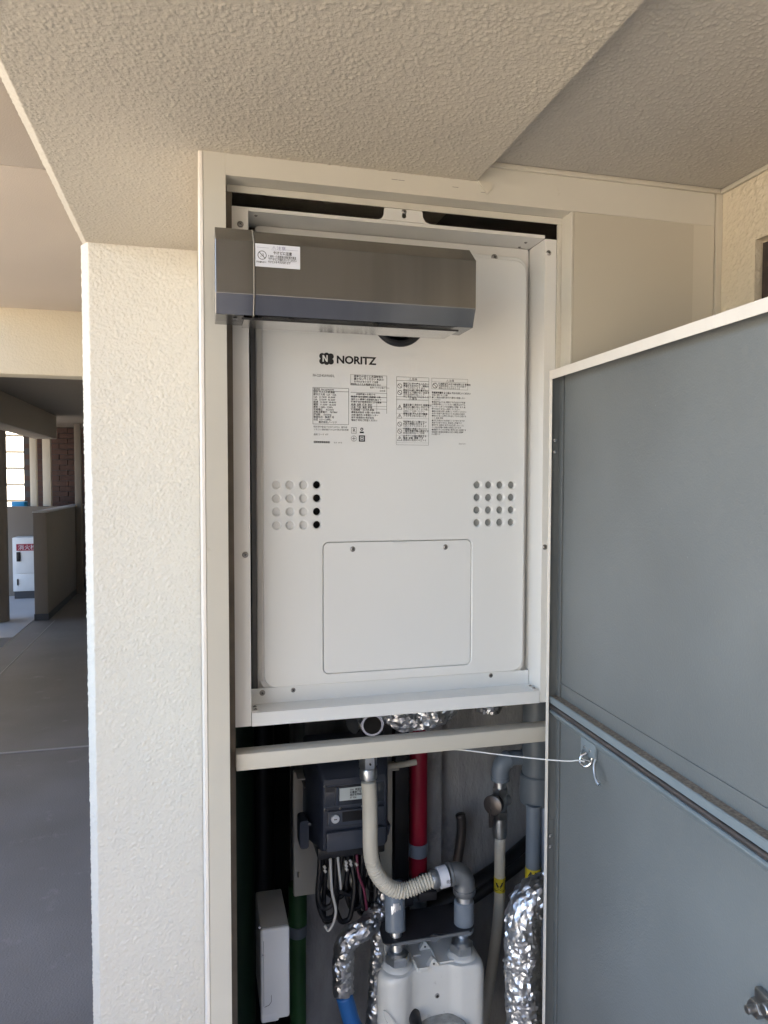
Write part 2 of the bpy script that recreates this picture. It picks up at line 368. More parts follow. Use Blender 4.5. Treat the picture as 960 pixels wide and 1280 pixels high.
# side wall of the alcove with a window recess
bm = bmesh.new(); X0 = .896; ry0, ry1, rz0, rz1 = .72, 1.018, 1.40, 1.899
prism(bm, [(rz1, 0)], 0, 0, 0) if False else None
bx(bm, X0, 1.40, 1.0185, 1.30, 0, 2.0098); bx(bm, X0, 1.40, -.85, ry0, 0, 2.0098)
bx(bm, X0, 1.40, ry0, 1.0185, rz1, 2.0098); bx(bm, X0, 1.40, ry0, 1.0185, 0, rz0)
bx(bm, .915, 1.40, ry0, 1.0185, rz0, rz1)
struct(from_bm('side_wall', bm, 'stucco_warm'))
o = box('recess_window', 'glass', .9060, .9148, ry0+.004, 1.013, rz0+.01, 1.893)
tag(o, 'small dark window set in the recess of the side wall above the door', 'window')
# flat painted wall right of the shaft opening (same plane as the frame)
bm = bmesh.new(); bx(bm, .6075, .8815, 1.10, 1.14, .0, 1.9472); bx(bm, .884, .8955, 1.097, 1.13, 0, 2.002)
struct(from_bm('wall', bm, 'wallp'))
bm = bmesh.new(); bx(bm, .6085, .8385, 1.0985, 1.0999, 1.2, 1.9455); struct(from_bm('wall_patch', bm, 'patch'))
# slabs of the corridor ceiling with the joint between them, beams
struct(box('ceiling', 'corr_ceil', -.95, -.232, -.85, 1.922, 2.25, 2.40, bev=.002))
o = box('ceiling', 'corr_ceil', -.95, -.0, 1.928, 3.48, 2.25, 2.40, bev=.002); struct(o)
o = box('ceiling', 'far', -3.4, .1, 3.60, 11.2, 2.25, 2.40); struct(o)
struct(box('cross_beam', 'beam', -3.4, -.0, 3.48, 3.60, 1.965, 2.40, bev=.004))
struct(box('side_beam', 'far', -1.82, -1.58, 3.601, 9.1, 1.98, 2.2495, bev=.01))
struct(box('roof', 'far', -.95, 7, -.85, 3.595, 2.402, 2.75)); struct(box('roof', 'far', -3.4, 7, 3.60, 12, 2.402, 3.9))
struct(box('upper_wall', 'facade', 1.41, 7, -.85, 12, -.15, 2.40)); struct(box('sun_block_wall', 'brownwall', 1.41, 2.2, -2.6, -.86, -.15, 2.3))  # second wall is unseen, added to keep sun off the near floor
relief([(-.2255, 1.601), (-.2085, 1.5745), (.0035, 1.5745)], 0, 1.9785, 2, .0018, .0080, .0016, 'stucco', 'pillar_coating', 3., pit=True)
relief([(-.2315, 2.000), (-.213, 1.9795), (.4352, 1.9795)], .25, 1.574, 1, .0015, .0050, .0013, 'ceiling', 'soffit_coating', 8.)
relief([(.437, 2.010), (.888, 2.010)], .15, 1.092, 1, .0015, .0050, .0014, 'ceiling2', 'alcove_ceiling_coating', 5.)
# inside of the pipe shaft
struct(box('shaft_wall', 'concrete', .232, 1.40, 1.62, 1.9, 0, 1.979))
struct(box('shaft_side', 'concrete', .0125, .02, 1.146, 1.574, 0, 1.979))
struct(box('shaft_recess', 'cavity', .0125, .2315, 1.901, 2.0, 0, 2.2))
struct(box('concrete_pilaster', 'concrete', .512, .548, 1.575, 1.619, 0, 1.979, bev=.003))

struct(box('light_block_wall', 'far', -3.4, -3.25, 3.60, 7.4, -.14, 2.2495))  # unseen wall, added to darken the far corridor
# corridor things
o = empty('partition', (-1.63, 8.35, 0), 'low beige partition wall running along the corridor at the far left', 'wall')
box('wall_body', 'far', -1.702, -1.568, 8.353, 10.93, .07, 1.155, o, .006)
box('lit_wall_top', 'lit_pale', -1.708, -1.562, 8.347, 10.93, 1.1555, 1.17, o, .004)  # paler than the wall below: light on its top put into the colour
box('skirting', 'skirting', -1.706, -1.564, 8.349, 10.93, .0, .0695, o); adopt(o)
o = box('low_wall', 'far', -3.4, -1.71, 10.2, 10.36, -.14, 1.16, bev=.006); tag(o, 'low wall under the bright opening, behind the hydrant cabinet', 'wall')
bm = bmesh.new(); tube(bm, [(-2.085, 8.4, .005), (-2.085, 8.4, 2.249)], .125, 32)
tag(from_bm('round_column', bm, 'far', smooth=True), 'round pale column at the left edge of the photo', 'column')
o = empty('hydrant_cabinet', (-2.15, 9.9, 0), 'white fire hydrant cabinet with a red sign beside the round column', 'cabinet')
box('cabinet_body', 'dim_white', -2.265, -1.80, 9.92, 10.19, .10, .78, o, .006)
box('plinth', 'skirting', -2.255, -1.81, 9.94, 10.19, .004, .0995, o)
box('door', 'dim_white', -2.235, -1.83, 9.908, 9.9195, .33, .75, o, .004)
box('drawer', 'dim_white', -2.235, -1.83, 9.908, 9.9195, .12, .32, o, .004)
box('handle', 'black', -2.215, -2.17, 9.895, 9.9075, .48, .60, o, .004)
box('handle', 'black', -2.215, -2.20, 9.895, 9.9075, .18, .26, o, .003)
sg = box('sign', 'redsign', -2.215, -1.86, 9.902, 9.9075, .615, .70, o)
bm = bmesh.new(); text_bm(bm, '消火栓', .07, -2.195, .632, 0); flat_obj('lettering', bm, ['sticker'], 9.9005, sg)
adopt(o); 
o = empty('brick_wall', (-1.7, 11.0, 0), 'brown brick wall at the far end of the corridor', 'wall')
bm = bmesh.new(); bx(bm, -2.35, -.2, 11.03, 11.2, 0, 2.249); from_bm('mortar', bm, 'skirting', o)
bm = bmesh.new()
for r in range(30):
    z = .01+r*.0745
    for c in range(-1, 8):
        x = -2.33+c*.225+(r % 2)*.112
        if x < -2.36: continue
        d = random.uniform(0, .006); bx(bm, x, min(x+.215, -.5), 11.0+d, 11.035, z, z+.064)
tag(from_bm('bricks', bm, 'brick', o), kind='stuff'); adopt(o)
for x0, x1, y, lb in ((-2.155, -2.075, 10.45, 'pale square post at the right side of the bright opening'), (-2.0, -1.90, 10.45, 'wider pale post standing in front of the brown brick wall'), (-1.565, -1.485, 10.2, 'pale narrow post nearest the stucco pillar edge')):
    tag(box('post', 'far' if x0 > -1.6 else 'facade', x0, x1, y, y+.08, 0, 2.249, bev=.004), lb, 'post')
# the neighbouring building seen through the opening
o = empty('neighbour_building', (-9, 27, -.15), 'sunlit pale building with balcony bands seen through the far opening', 'building')
box('wall', 'facade', -26, 10, 27, 36, -.15, 14, o)
for k in range(9):
    z = .3+k*.55
    box('balcony_band', 'facade', -26, 10, 26.8-.02*(k % 2), 26.995, z, z+.47, o)
    box('gap', 'facade_d', -26, 10, 26.90, 26.992, z-.065, z-.045, o)
adopt(o)
tag(box('blue_sheet', 'bluebin', -2.42, -2.26, 10.6, 10.8, .9, 1.215, bev=.01), 'small bright blue box just beyond the low wall opening', 'box')
bm = bmesh.new(); ring(bm, [(-1.55, 5.6, 2.249), (-1.55, 5.6, 2.235), (-1.55, 5.6, 2.232)], [.055, .055, .045], 24)
tag(from_bm('downlight', bm, 'dim_white', smooth=True), 'small round ceiling light in the dark corridor ceiling', 'light')
tag(box('parapet', 'facade', -1.85, -1.721, -2.6, 5.4, -.14, 1.1, bev=.006), 'pale parapet along the open side of the corridor', 'wall')

# unseen, added for the hood's reflections: dark parapet, two blocks with a gap
tag(box('parapet', 'far', -1.71, 1.39, -2.6, -2.45, -.14, 1.0, bev=.006), 'unseen dark parapet added behind the viewer for reflections', 'wall')
struct(box('reflection_block', 'brownwall', -8, 2.0, -22, -13, -.15, 7.5)); struct(box('reflection_block', 'brownwall', 3.0, 14, -22, -13, -.15, 7.5))
# ------------------------------------------------------------ steel frame of the shaft opening
XL0, XL1, XR0, XR1, ZT = .011, .0435, .6045, .607, 1.9475
fr = empty('shaft_frame', (.3, 1.10, 0), 'cream painted steel frame around the pipe shaft opening', 'door frame')
bm = bmesh.new(); prism(bm, [(XL0, 1.574), (XL0, 1.1012), (XL0+.0012, 1.10), (XL1, 1.10), (XL1, 1.1315), (XL0+.003, 1.1315), (XL0+.003, 1.574)], 2, 0, 1.979)
from_bm('left_jamb', bm, 'frame', fr)
bm = bmesh.new(); prism(bm, [(XL0-.0065, 1.574), (XL0-.0065, 1.1045), (XL0-.0045, 1.1005), (XL0-.0003, 1.0995), (XL0-.0002, 1.574)], 2, 0, 1.9795)
from_bm('corner_bead', bm, 'lip', fr)
bm = bmesh.new(); prism(bm, [(1.10, ZT), (1.10, 1.979), (1.133, 1.979), (1.133, ZT)], 0, XL1+.0002, .436)
prism(bm, [(1.10, ZT), (1.10, 2.009), (1.133, 2.009), (1.133, ZT)], 0, .4361, .8815)
from_bm('head', bm, 'frame', fr)
bm = bmesh.new(); bx(bm, XR0, XR1, 1.0985, 1.1335, 0, ZT-.0003, .0008); from_bm('right_jamb', bm, 'frame', fr)
box('head_lip', 'frame', XL1+.003, XR0, 1.1333, 1.1365, 1.937, 1.9472, fr)
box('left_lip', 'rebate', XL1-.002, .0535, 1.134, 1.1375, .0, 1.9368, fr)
box('right_lip', 'frame', .5975, XR0+.001, 1.134, 1.1375, .0, 1.9368, fr)
cr = box('cross_rail', 'frame', .0537, .597, 1.12, 1.150, 1.0505, 1.0765, fr, .0012)
tag(cr, 'horizontal cream rail crossing the opening below the heater')
bm = bmesh.new()
for x, z in ((.30, 1.967), (.311, 1.9668), (.40, 1.9655), (.448, 1.962)): bx(bm, x-.005, x+.005, 1.0995, 1.0999, z, z+.0004)
tag(from_bm('paint_crack', bm, 'ink2', fr), kind='stuff')
bm = bmesh.new(); b = [(.4385, 1.979), (.462, 1.979), (.460, 1.967), (.452, 1.960), (.446, 1.968)]
prism(bm, b, 1, 1.0975, 1.0998); from_bm('caulk_drip', bm, 'wallp', fr)
adopt(fr)

# ------------------------------------------------------------ water heater
wh = empty('water_heater', (.33, 1.15, 1.11), 'white wall hung gas water heater with printed front panel in the shaft opening', 'water heater')
FY = 1.138; CY = 1.197; PY = 1.178
# recessed outer case: left and right flanges with returns, top bracket, bottom tray
bm = bmesh.new(); prism(bm, [(.0535, FY), (.0785, FY), (.0785, FY+.06), (.0775, FY+.06), (.0775, FY+.001), (.0535, FY+.001)], 2, 1.1135, 1.918, .0003)
from_bm('left_flange', bm, 'white2', wh)
bm = bmesh.new(); prism(bm, [(.5760, FY+.07), (.5760, FY), (.5975, FY), (.5975, FY+.001), (.577, FY+.001), (.577, FY+.07)], 2, 1.1135, 1.9122, .0003)
from_bm('right_flange', bm, 'white2', wh)
bm = bmesh.new()
prism(bm, [(FY, 1.9125), (FY, 1.918), (FY+.001, 1.918), (FY+.001, 1.9135), (FY+.073, 1.9135), (FY+.073, 1.9125)], 0, .0787, .5755)
from_bm('top_flange', bm, 'white2', wh)
hk = []
for k in range(9):
    a = PI+PI*k/8; hk.append((.326+.0035*math.cos(a), 1.9265+.0035*math.sin(a)))
for k in range(9):
    a = PI*k/8; hk.append((.326+.0028*math.cos(a), 1.9335+.0028*math.sin(a)))
plate('hanging_bracket', 'white2', [(.283, 1.9182), (.289, 1.9205), (.292, 1.926), (.293, 1.936), (.297, 1.943), (.352, 1.943), (.357, 1.936), (.358, 1.927), (.362, 1.9205), (.370, 1.9182)], [hk], FY-.0015, .0016, wh, .0003)
screw((.326, FY-.001, 1.9335), wh, .75)
bm = bmesh.new()
prism(bm, [(FY-.001, 1.1345), (FY-.001, 1.1130), (FY+.0, 1.1130), (FY+.0, 1.1335), (CY-.014, 1.1335), (CY-.014, 1.16), (CY-.015, 1.16), (CY-.015, 1.1345)], 0, .0792, .5750, .0004)
from_bm('bottom_tray', bm, 'white', wh)
for x0, x1 in ((.0795, .0915), (.5635, .5745)):
    tb = box('tray_clip', 'white2', x0, x1, FY+.001, FY+.03, 1.1348, 1.1365, wh, .0005)
    screw(((x0+x1)/2, FY+.010, 1.1366), wh, .55, (-PI/2, 0, 0)); screw(((x0+x1)/2, FY+.024, 1.1366), wh, .55, (-PI/2, 0, 0))
# cabinet
holes = []
HX1 = [.1235+.0222*i for i in range(4)]; HX2 = [.4725+.0215*i for i in range(4)]; HZ = [1.4935-.0220*i for i in range(4)]
for X in (HX1, HX2):
    for x in X:
        for z in HZ: holes.append(circ(x, z, .0063, 18))
ex = circ(.330, 1.777, .0480, 40)
box('cabinet', 'inner', .086, .572, CY+.0125, 1.50, 1.145, 1.90, wh)
plate('cabinet_front', 'white2', rrect(.0935, .5745, 1.1415, 1.9120, .006), [rrect(.11, .55, 1.19, 1.85, .01)], CY, .012, wh, .001)
bm = bmesh.new(); prism(bm, [(.0925, CY+.0), (.0935, CY-.010), (.100, CY-.016), (.105, CY-.016), (.105, CY)], 2, 1.172, 1.868)
from_bm('side_edge', bm, 'white2', wh)
pf = plate('front_skirt', 'white', rrect(.0965, .5665, 1.1510, 1.8930, .022), [rrect(.12, .55, 1.19, 1.85, .01)], PY+.008, .010, wh, .002)
acc = rrect(.2010, .4615, 1.1785, 1.3975, .009)
panel = plate('front_panel', 'white', rrect(.1015, .5620, 1.1605, 1.8855, .022, 8), holes+[ex, rrect(.2001, .4624, 1.1776, 1.3984, .0098)], PY, .0125, wh, .0022)
ac = plate('access_panel', 'white', acc, [], PY+.0006, .008, wh, .0009)
screw((.250, PY+.001, 1.386), ac, .8); screw((.414, PY+.001, 1.386), ac, .8)
bm = bmesh.new()
arc = [(.332+.0125*math.cos(PI+PI*k/10), 1.3963+.0055*math.sin(PI+PI*k/10)) for k in range(11)]
prism(bm, arc, 1, PY-.0016, PY+.004, .0006); from_bm('finger_notch', bm, 'white', ac)
bm = bmesh.new(); bx(bm, .112, .181, PY+.0045, PY+.0055, 1.41, 1.51); from_bm('vent_baffle', bm, 'vent_in', wh)
bm = bmesh.new(); bx(bm, .462, .550, PY+.0065, PY+.0075, 1.41, 1.51); from_bm('vent_baffle', bm, 'inner', wh)
bm = bmesh.new(); bx(bm, .1815, .205, PY+.0135, PY+.0140, 1.40, 1.52); from_bm('vent_void', bm, 'cavity', wh)
for (x, z) in ((.503, 1.8885), (.150, 1.1535), (.502, 1.1545)): screw((x, PY+.0065, z), wh, 1.05)
screw((.0995, PY+.005, 1.1525), wh, .9); screw((.552, PY+.0065, 1.154), wh, .7)
for (x, z) in ((.0665, 1.891), (.0705, 1.385)): screw((x, FY, z), wh, .85)
for (x, z) in ((.583, 1.889), (.5815, 1.386)): screw((x, FY, z), wh, .8)
screw((.553, 1.165, 1.9125), wh, .5, (PI/2, 0, 0)); screw((.553, 1.190, 1.9125), wh, .5, (PI/2, 0, 0)); screw((.0915, 1.155, 1.9125), wh, .5, (PI/2, 0, 0))
# flue outlet
bm = bmesh.new(); tube(bm, [(.330+.043*math.cos(t), PY+.000, 1.776+.0450*math.sin(t)) for t in [2*PI*k/40 for k in range(41)]], .0060, 12)
from_bm('flue_seal', bm, 'black', wh, smooth='all')
bm = bmesh.new(); ring(bm, [(.330, CY, 1.779), (.330, 1.085, 1.779), (.330, 1.084, 1.779)], [.0385, .0385, .036], 40); from_bm('flue_outlet', bm, 'steel2', wh, smooth=True)
# printed logo
bm = bmesh.new()
for cx, cz in ((-.0072, .0042), (-.0072, -.0042), (.0002, .0052), (.0002, -.0052), (.0072, .0042), (.0072, -.0042)):
    flat(bm, circ(.2062+cx, 1.7000+cz, .0049, 18)) 
for f in bm.faces: pass
bm2 = bmesh.new(); frect(bm2, .1965, .2160, 1.6955, 1.7045)
for v in bm2.verts: v.co.z -= .00004
me = bpy.data.meshes.new('t'); bm2.to_mesh(me); bm2.free(); bm.from_mesh(me)
for f in bm.faces: f.material_index = 0
k0 = len(bm.faces)
for i, f in enumerate(bm.faces):
    for v in f.verts: v.co.z = .00002*i
bmn = bmesh.new(); t = .0021
flat(bmn, [(.1995, 1.6950), (.1995+t, 1.6950), (.1995+t, 1.7058), (.1995, 1.7058)], 1)
flat(bmn, [(.2060, 1.6950), (.2060+t, 1.6950), (.2060+t, 1.7058), (.2060, 1.7058)], 1)
flat(bmn, [(.1995, 1.7058), (.1995+t*1.1, 1.7058), (.2060+t, 1.6950), (.2060-.1*t, 1.6950)], 1)
for i, f in enumerate(bmn.faces):
    for v in f.verts: v.co.z = .0003+.00002*i
me = bpy.data.meshes.new('t'); bmn.to_mesh(me); bmn.free(); bm.from_mesh(me)
text_bm(bm, 'NORITZ', .0172, .2225, 1.6938, 0, sx=1.05, bold=.00055)
flat_obj('logo_print', bm, ['ink', 'white'], PY-.0004, wh)
# nameplate and instructions: flat print
bm = bmesh.new(); T = .00045
text_bm(bm, 'FH-2254SAWADL', .0058, .1835, 1.6705, 0, sx=.82)
foutline(bm, .1832, .2432, 1.5930, 1.6530, T, 0); frect(bm, .1832, .2432, 1.6470, 1.6475, 0)
lines = ['型式名 FH-2254SAW', '型式 ガスふろ給湯器', '都市ガス用  12A・13A', '12A   21.9kW  43.6kW', '13A   23.3kW  46.5kW', '給湯   16.5kW  38.4kW', '暖房   11.6kW  14.1kW', '燃料  1.0kPa  2.5kPa', '定格電圧     AC100V', '定格消費電力    73/78W', '周波数     50/60Hz', '製造年月・製造番号', '水圧  0.1～1.0MPa', '        株式会社ノーリツ']
for i, s in enumerate(lines): text_bm(bm, s, .0040, .1845, 1.6484-i*.0041, 0, sx=.95, bold=.00005)
for s, z, sz in (('特定保守製品ではありません  屋外用', 1.5875, .0034), ('リモコン接続端子 DC24V 防水形', 1.5832, .0034), ('品名コード 077', 1.5750, .0036)): text_bm(bm, s, sz, .1845, z, 0)
text_bm(bm, '日本製', .0034, .2330, 1.5832, 0)
for i in range(26): frect(bm, .1845+i*.00105, .1845+i*.00105+(.0007 if i % 3 else .0004), 1.5620, 1.5655, 0)
text_bm(bm, '26.4  04.15', .0032, .2180, 1.5622, 0)
foutline(bm, .2460, .3085, 1.6585, 1.6760, .0003, 0)
for i, s in enumerate(['排気口の近くに洗濯物等を', '置かないでください 火災の', 'おそれがあります ご注意', '凍結防止のため電源を切らない']): text_bm(bm, s, .0042 if i < 2 else .0037, .2520 if i < 3 else .2465, 1.6720-i*.0043, 0, bold=.00005)
text_bm(bm, '電源プラグは抜かない', .0034, .2790, 1.6545, 0); text_bm(bm, '日本製', .0034, .2960, 1.6495, 0)
frect(bm, .2465, .3085, 1.6465, 1.6469, 0); frect(bm, .2465, .3085, 1.6395, 1.6400, 0); frect(bm, .3081, .3085, 1.6130, 1.6760, 0)
frect(bm, .2465, .3085, 1.6320, 1.6325, 0)
for i, s in enumerate(['点検時期のお知らせ', '製造年 設計標準使用期間 十年', '設計上の標準使用期間を超えて', '使用すると部品劣化による事故', '給湯  追焚  暖房  合計', '水温  外気  湯温  時間', '使用頻度 一日 四人家族', '標準負荷条件 お問い合わせ先', '点検 連絡先 お客様センター', '保守 修理受付 株式会社', '電話番号をご確認ください']): text_bm(bm, s, .0037, .2475+(.008 if i == 0 else 0), 1.6427-i*.0043, 0, bold=.00005)
for z in (1.6245, 1.6202): frect(bm, .2465, .3085, z, z+.0003, 0)
for x in (.262, .276, .291): frect(bm, x, x+.0003, 1.612, 1.632, 0)
# little marks under the second column (its QR code is left out)
foutline(bm, .2475, .2565, 1.5790, 1.5890, .0005, 0); text_bm(bm, 'R', .0085, .2498, 1.5812, 0)
fring(bm, .2655, 1.5862, .0026, .0014, 0, 12); frect(bm, .2620, .2690, 1.5795, 1.5822, 0)
fring(bm, .2520, 1.5705, .0048, .0005, 0, 16); fline(bm, .2490, 1.5705, .2550, 1.5705, .0008, 0); fline(bm, .2520, 1.5670, .2520, 1.5740, .0008, 0)
frect(bm, .2605, .2710, 1.5655, 1.5760, 0)
b3 = bmesh.new(); foutline(b3, .2625, .2690, 1.5675, 1.5740, .0009, 1); frect(b3, .2645, .2670, 1.5695, 1.5720, 1)
for v in b3.verts: v.co.z = .0002
me = bpy.data.meshes.new('t'); b3.to_mesh(me); b3.free(); bm.from_mesh(me)
flat_obj('nameplate_print', bm, ['ink', 'white'], PY-.0003, wh)
bm = bmesh.new()
foutline(bm, .3250, .3825, 1.5610, 1.6755, .00035, 0); frect(bm, .325, .3825, 1.6690, 1.6694, 0)
frect(bm, .325, .3825, 1.6418, 1.6422, 0); frect(bm, .325, .3825, 1.6368, 1.6371, 0)
text_bm(bm, '⚠危険', .0046, .3465, 1.6702, 0); text_bm(bm, '⚠警告', .0046, .3465, 1.6378, 0)
blocks = [(1.6630, 'n', ['排気口に手や棒を入れない', '高温のためやけど・故障の', 'おそれがあります 禁止']), (1.6520, 'n', ['排気口の前に物を置かない', '波板などで囲わない 火災や', '不完全燃焼を起こして', '死亡事故のおそれがあります']),
          (1.6275, 't', ['高温注意 使用中や使用直後は', '排気口に触れない やけどの', 'おそれがあります お子様に', 'は特にご注意ください']), (1.6125, 't', ['感電注意 濡れた手で電源', 'プラグをさわらないこと']),
          (1.5990, 'n', ['可燃物を近くに置かない', '火災の原因になります', '引火のおそれがあります']), (1.5870, 'n', ['分解禁止 改造しないこと', '一酸化炭素中毒の原因です', '修理は販売店へご依頼']), (1.5750, 't', ['必ずアース線を接続する', '電源  漏電  感電  保護', '故障時は使用を中止する'])]
for z, k, ls in blocks:
    if k == 'n': fring(bm, .3310, z-.0030, .0040, .0007, 0, 16); fline(bm, .3283, z-.0003, .3337, z-.0057, .0007, 0)
    else: fline(bm, .3270, z-.0065, .3310, z+.0008, .0006, 0); fline(bm, .3350, z-.0065, .3310, z+.0008, .0006, 0); fline(bm, .3270, z-.0065, .3350, z-.0065, .0006, 0); fline(bm, .3310, z-.0015, .3310, z-.0045, .0009, 0)
    for i, s in enumerate(ls): text_bm(bm, s, .0038, .3370, z-i*.0036, 0 if i < 2 else 1, bold=.00007 if i < 2 else 0)
    frect(bm, .3255, .382, z-len(ls)*.0036+.0007, z-len(ls)*.0036+.0009, 1)
foutline(bm, .3875, .4530, 1.6570, 1.6755, .0003, 1); frect(bm, .3875, .453, 1.6690, 1.6693, 1)
text_bm(bm, '⚠注意', .0046, .4130, 1.6702, 0)
fring(bm, .3935, 1.6628, .0045, .0008, 0, 16); fline(bm, .3905, 1.6658, .3965, 1.6598, .0008, 0)
for i, s in enumerate(['使用時以外はガス栓を閉じる 乾電池', '長期間使用しないときは水抜き', '凍結のおそれがあるとき']): text_bm(bm, s, .0036, .3995, 1.6647-i*.0035, 0 if i < 2 else 1, bold=.00007 if i == 0 else 0)
long = ['取扱説明書をよく読んでからお使いください', '安全に関するご注意', '●この製品は屋外用です 屋内に設置しない', 'でください', '●凍結予防のため 電源プラグは抜かず冬期', 'は通電状態にしてください 運転停止中でも', 'ヒーターとポンプが自動的に作動します 故', '障ではありません 点検してください', '●給水元栓は常に全開にしてお使いください', '台所や浴室で湯が出ないときは給水元栓を', '●断水のあとは濁り水を出してから使用する', 'こと 点検 掃除', '●水抜き栓から水が出ることがありますが', '異常ではありません 安全弁の作動です', '●井戸水 温泉水 地下水は使用しないこと', 'その他は機器の故障の原因になります', '●廃棄するときは地域の条例に従い処理する', '保証書と取扱説明書は大切に保管 点検時', 'に必要です']
for i, s in enumerate(long): text_bm(bm, s, .0034 if i else .0038, .3878, 1.6495-i*.00392, 0 if i == 0 else 1, sx=.93, bold=.0001 if i == 0 else .00003)
text_bm(bm, 'SBA3268-1', .0030, .4370, 1.5635, 1)
flat_obj('warning_print', bm, ['ink', 'ink2'], PY-.0003, wh)
adopt(wh)

# ------------------------------------------------------------ exhaust hood
hd = empty('exhaust_hood', (.21, 1.0, 1.72), 'brushed stainless steel exhaust hood mounted across the top of the heater', 'exhaust hood')
prof = [(1.0, 1.7520), (1.0, 1.8215), (1.027, 1.8450), (1.068, 1.8450), (1.068, 1.7265), (1.0115, 1.7265)]
bm = bmesh.new(); prism(bm, prof, 0, .0775, .3965, .0006, seg=1); from_bm('hood_body', bm, 'steel', hd)
g = .0012
prof2 = [(1.0-g, 1.7515), (1.0-g, 1.8220), (1.0265, 1.8463), (1.069, 1.8463), (1.069, 1.7235), (1.045, 1.7235), (1.0112, 1.7255)]
bm = bmesh.new(); prism(bm, prof2, 0, .0255, .0752, .0005, seg=1); from_bm('end_sleeve', bm, 'steel', hd)
bm = bmesh.new()
for pr, e in ((prof2, .0002),):
    c = (1.035, 1.785); big = [(c[0]+(p[0]-c[0])*1.007, c[1]+(p[1]-c[1])*1.007) for p in pr]
    prism(bm, big, 0, .0755, .0763)
from_bm('sleeve_glint', bm, 'lip', hd)  # specular glint of the steel edge put into a pale paint
bm = bmesh.new(); bx(bm, .0635, .3735, 1.006, 1.0675, 1.7212, 1.7224); from_bm('bottom_lip', bm, 'steel2', hd).location = (0, .006, 0)
box('lip_edge', 'rubber', .0600, .3735, 1.0105, 1.012, 1.7200, 1.7226, hd)
for x in (.118, .238): screw((x+.012, 1.022, 1.7265), hd, .6, (PI/2, 0, 0))
screw((.086, 1.02, 1.7262), hd, .6, (PI/2, 0, 0)); screw((.052, 1.026, 1.7235), hd, .6, (PI/2, 0, 0))
st = box('warning_sticker', 'sticker', .0780, .1385, .9990, .9996, 1.7895, 1.8200, hd)
bm = bmesh.new()
text_bm(bm, '⚠注意', .0056, .0990, 1.8135, 1, sx=1.1); frect(bm, .0800, .0960, 1.8148, 1.8151, 1); frect(bm, .1170, .1360, 1.8140, 1.8143, 1)
fring(bm, .0870, 1.8048, .0060, .0008, 0, 24); fline(bm, .0828, 1.8090, .0912, 1.8006, .0009, 0)
fline(bm, .0880, 1.8075, .0888, 1.8042, .0007, 0); fline(bm, .0845, 1.8030, .0865, 1.8037, .0006, 0)
text_bm(bm, '手を触れない', .0030, .0790, 1.7945, 0, sx=.75, bold=.00005)
text_bm(bm, 'やけどに注意', .0050, .1020, 1.8072, 0, sx=.85, bold=.00012)
for i, s in enumerate(['使用中・使用直後は排気部が高温', 'です 手などを触れないでください', 'やけどのおそれがあります']): text_bm(bm, s, .0041, .0950, 1.8025-i*.0037, 0, sx=.62, bold=.00006)
flat_obj('sticker_print', bm, ['ink', 'ink3'], .9988, st)
adopt(hd)

# ------------------------------------------------------------ open grey door (local x runs along the leaf toward the viewer)
DR = empty('shaft_door', (.5662, 1.09, 0), 'grey painted steel door of the pipe shaft standing open on the right', 'door', rz=math.atan2(-.99925, -.03861))
def dpart(name, mt, bm, smooth=False):
    o = from_bm(name, bm, mt, DR, smooth); o['_local'] = 1; return o
W = .68; ZD0, ZD1 = .12, 1.6825
bm = bmesh.new(); bx(bm, -.006, W, .0205, .024, ZD0, ZD1-.001); dpart('door_panel', 'door', bm)
bm = bmesh.new(); bx(bm, .004, .0075, .0165, .0203, ZD0, ZD1-.002, .001); bx(bm, -.0062, .0035, .0175, .0203, ZD0, ZD1-.002); dpart('edge_fold', 'doordark', bm)
bm = bmesh.new(); bx(bm, -.0065, -.005, .0012, .0203, ZD0, ZD1-.0015); dpart('hinge_edge', 'doordark', bm)
bm = bmesh.new(); bx(bm, -.0066, W, .0012, .0203, ZD1-.0013, ZD1); dpart('top_edge', 'lip', bm)
bm = bmesh.new(); bx(bm, -.0068, W, -.0003, .0011, ZD1-.0145, ZD1+.0002, .0004); dpart('top_lip', 'lip', bm)
bm = bmesh.new(); bx(bm, -.0068, .0022, -.0006, .0009, ZD0, ZD1-.0147, .0004); bx(bm, -.0072, -.0052, -.0012, .003, ZD1-.012, ZD1+.001, .0004); dpart('hinge_lip', 'lip', bm)
bm = bmesh.new(); bx(bm, .004, W, .0185, .0204, 1.1610, 1.1625, .0005); dpart('panel_crease', 'door', bm)
bm = bmesh.new(); prism(bm, [(.0203, 1.1385), (.006, 1.1385), (.0045, 1.137), (.0045, 1.1275), (.0065, 1.1265), (.0203, 1.1265)], 0, -.0048, W); dpart('ledge', 'rail', bm)
bm = bmesh.new(); b = bmesh.new(); nx = 160
vs = [[b.verts.new((-.004+(W-.001)*i/nx, .0202-.0135*j/4*(1+.15*noise.noise(Vector((i*.35, 2, 0)))) , 1.1387+.0007*abs(noise.noise(Vector((i*.7, j*.9, 0)))))) for j in range(5)] for i in range(nx+1)]
for i in range(nx):
    for j in range(4): b.faces.new((vs[i][j], vs[i+1][j], vs[i+1][j+1], vs[i][j+1]))
merge(bm, b); o = dpart('dust', 'dust', bm, 'all'); o['kind'] = 'stuff'
bm = bmesh.new(); bx(bm, -.0045, W, .010, .0203, 1.1155, 1.1262); dpart('gasket', 'navy', bm)
bm = bmesh.new(); tube(bm, [(-.0045, .0085, 1.1207), (W, .0085, 1.1207)], .0042, 14); dpart('rod', 'rod', bm, True)
bm = bmesh.new(); prism(bm, [(.0203, 1.115), (.0075, 1.115), (.0055, 1.1135), (.0055, 1.1115), (.0203, 1.0960)], 0, -.0048, W); dpart('lower_rail', 'rail', bm)
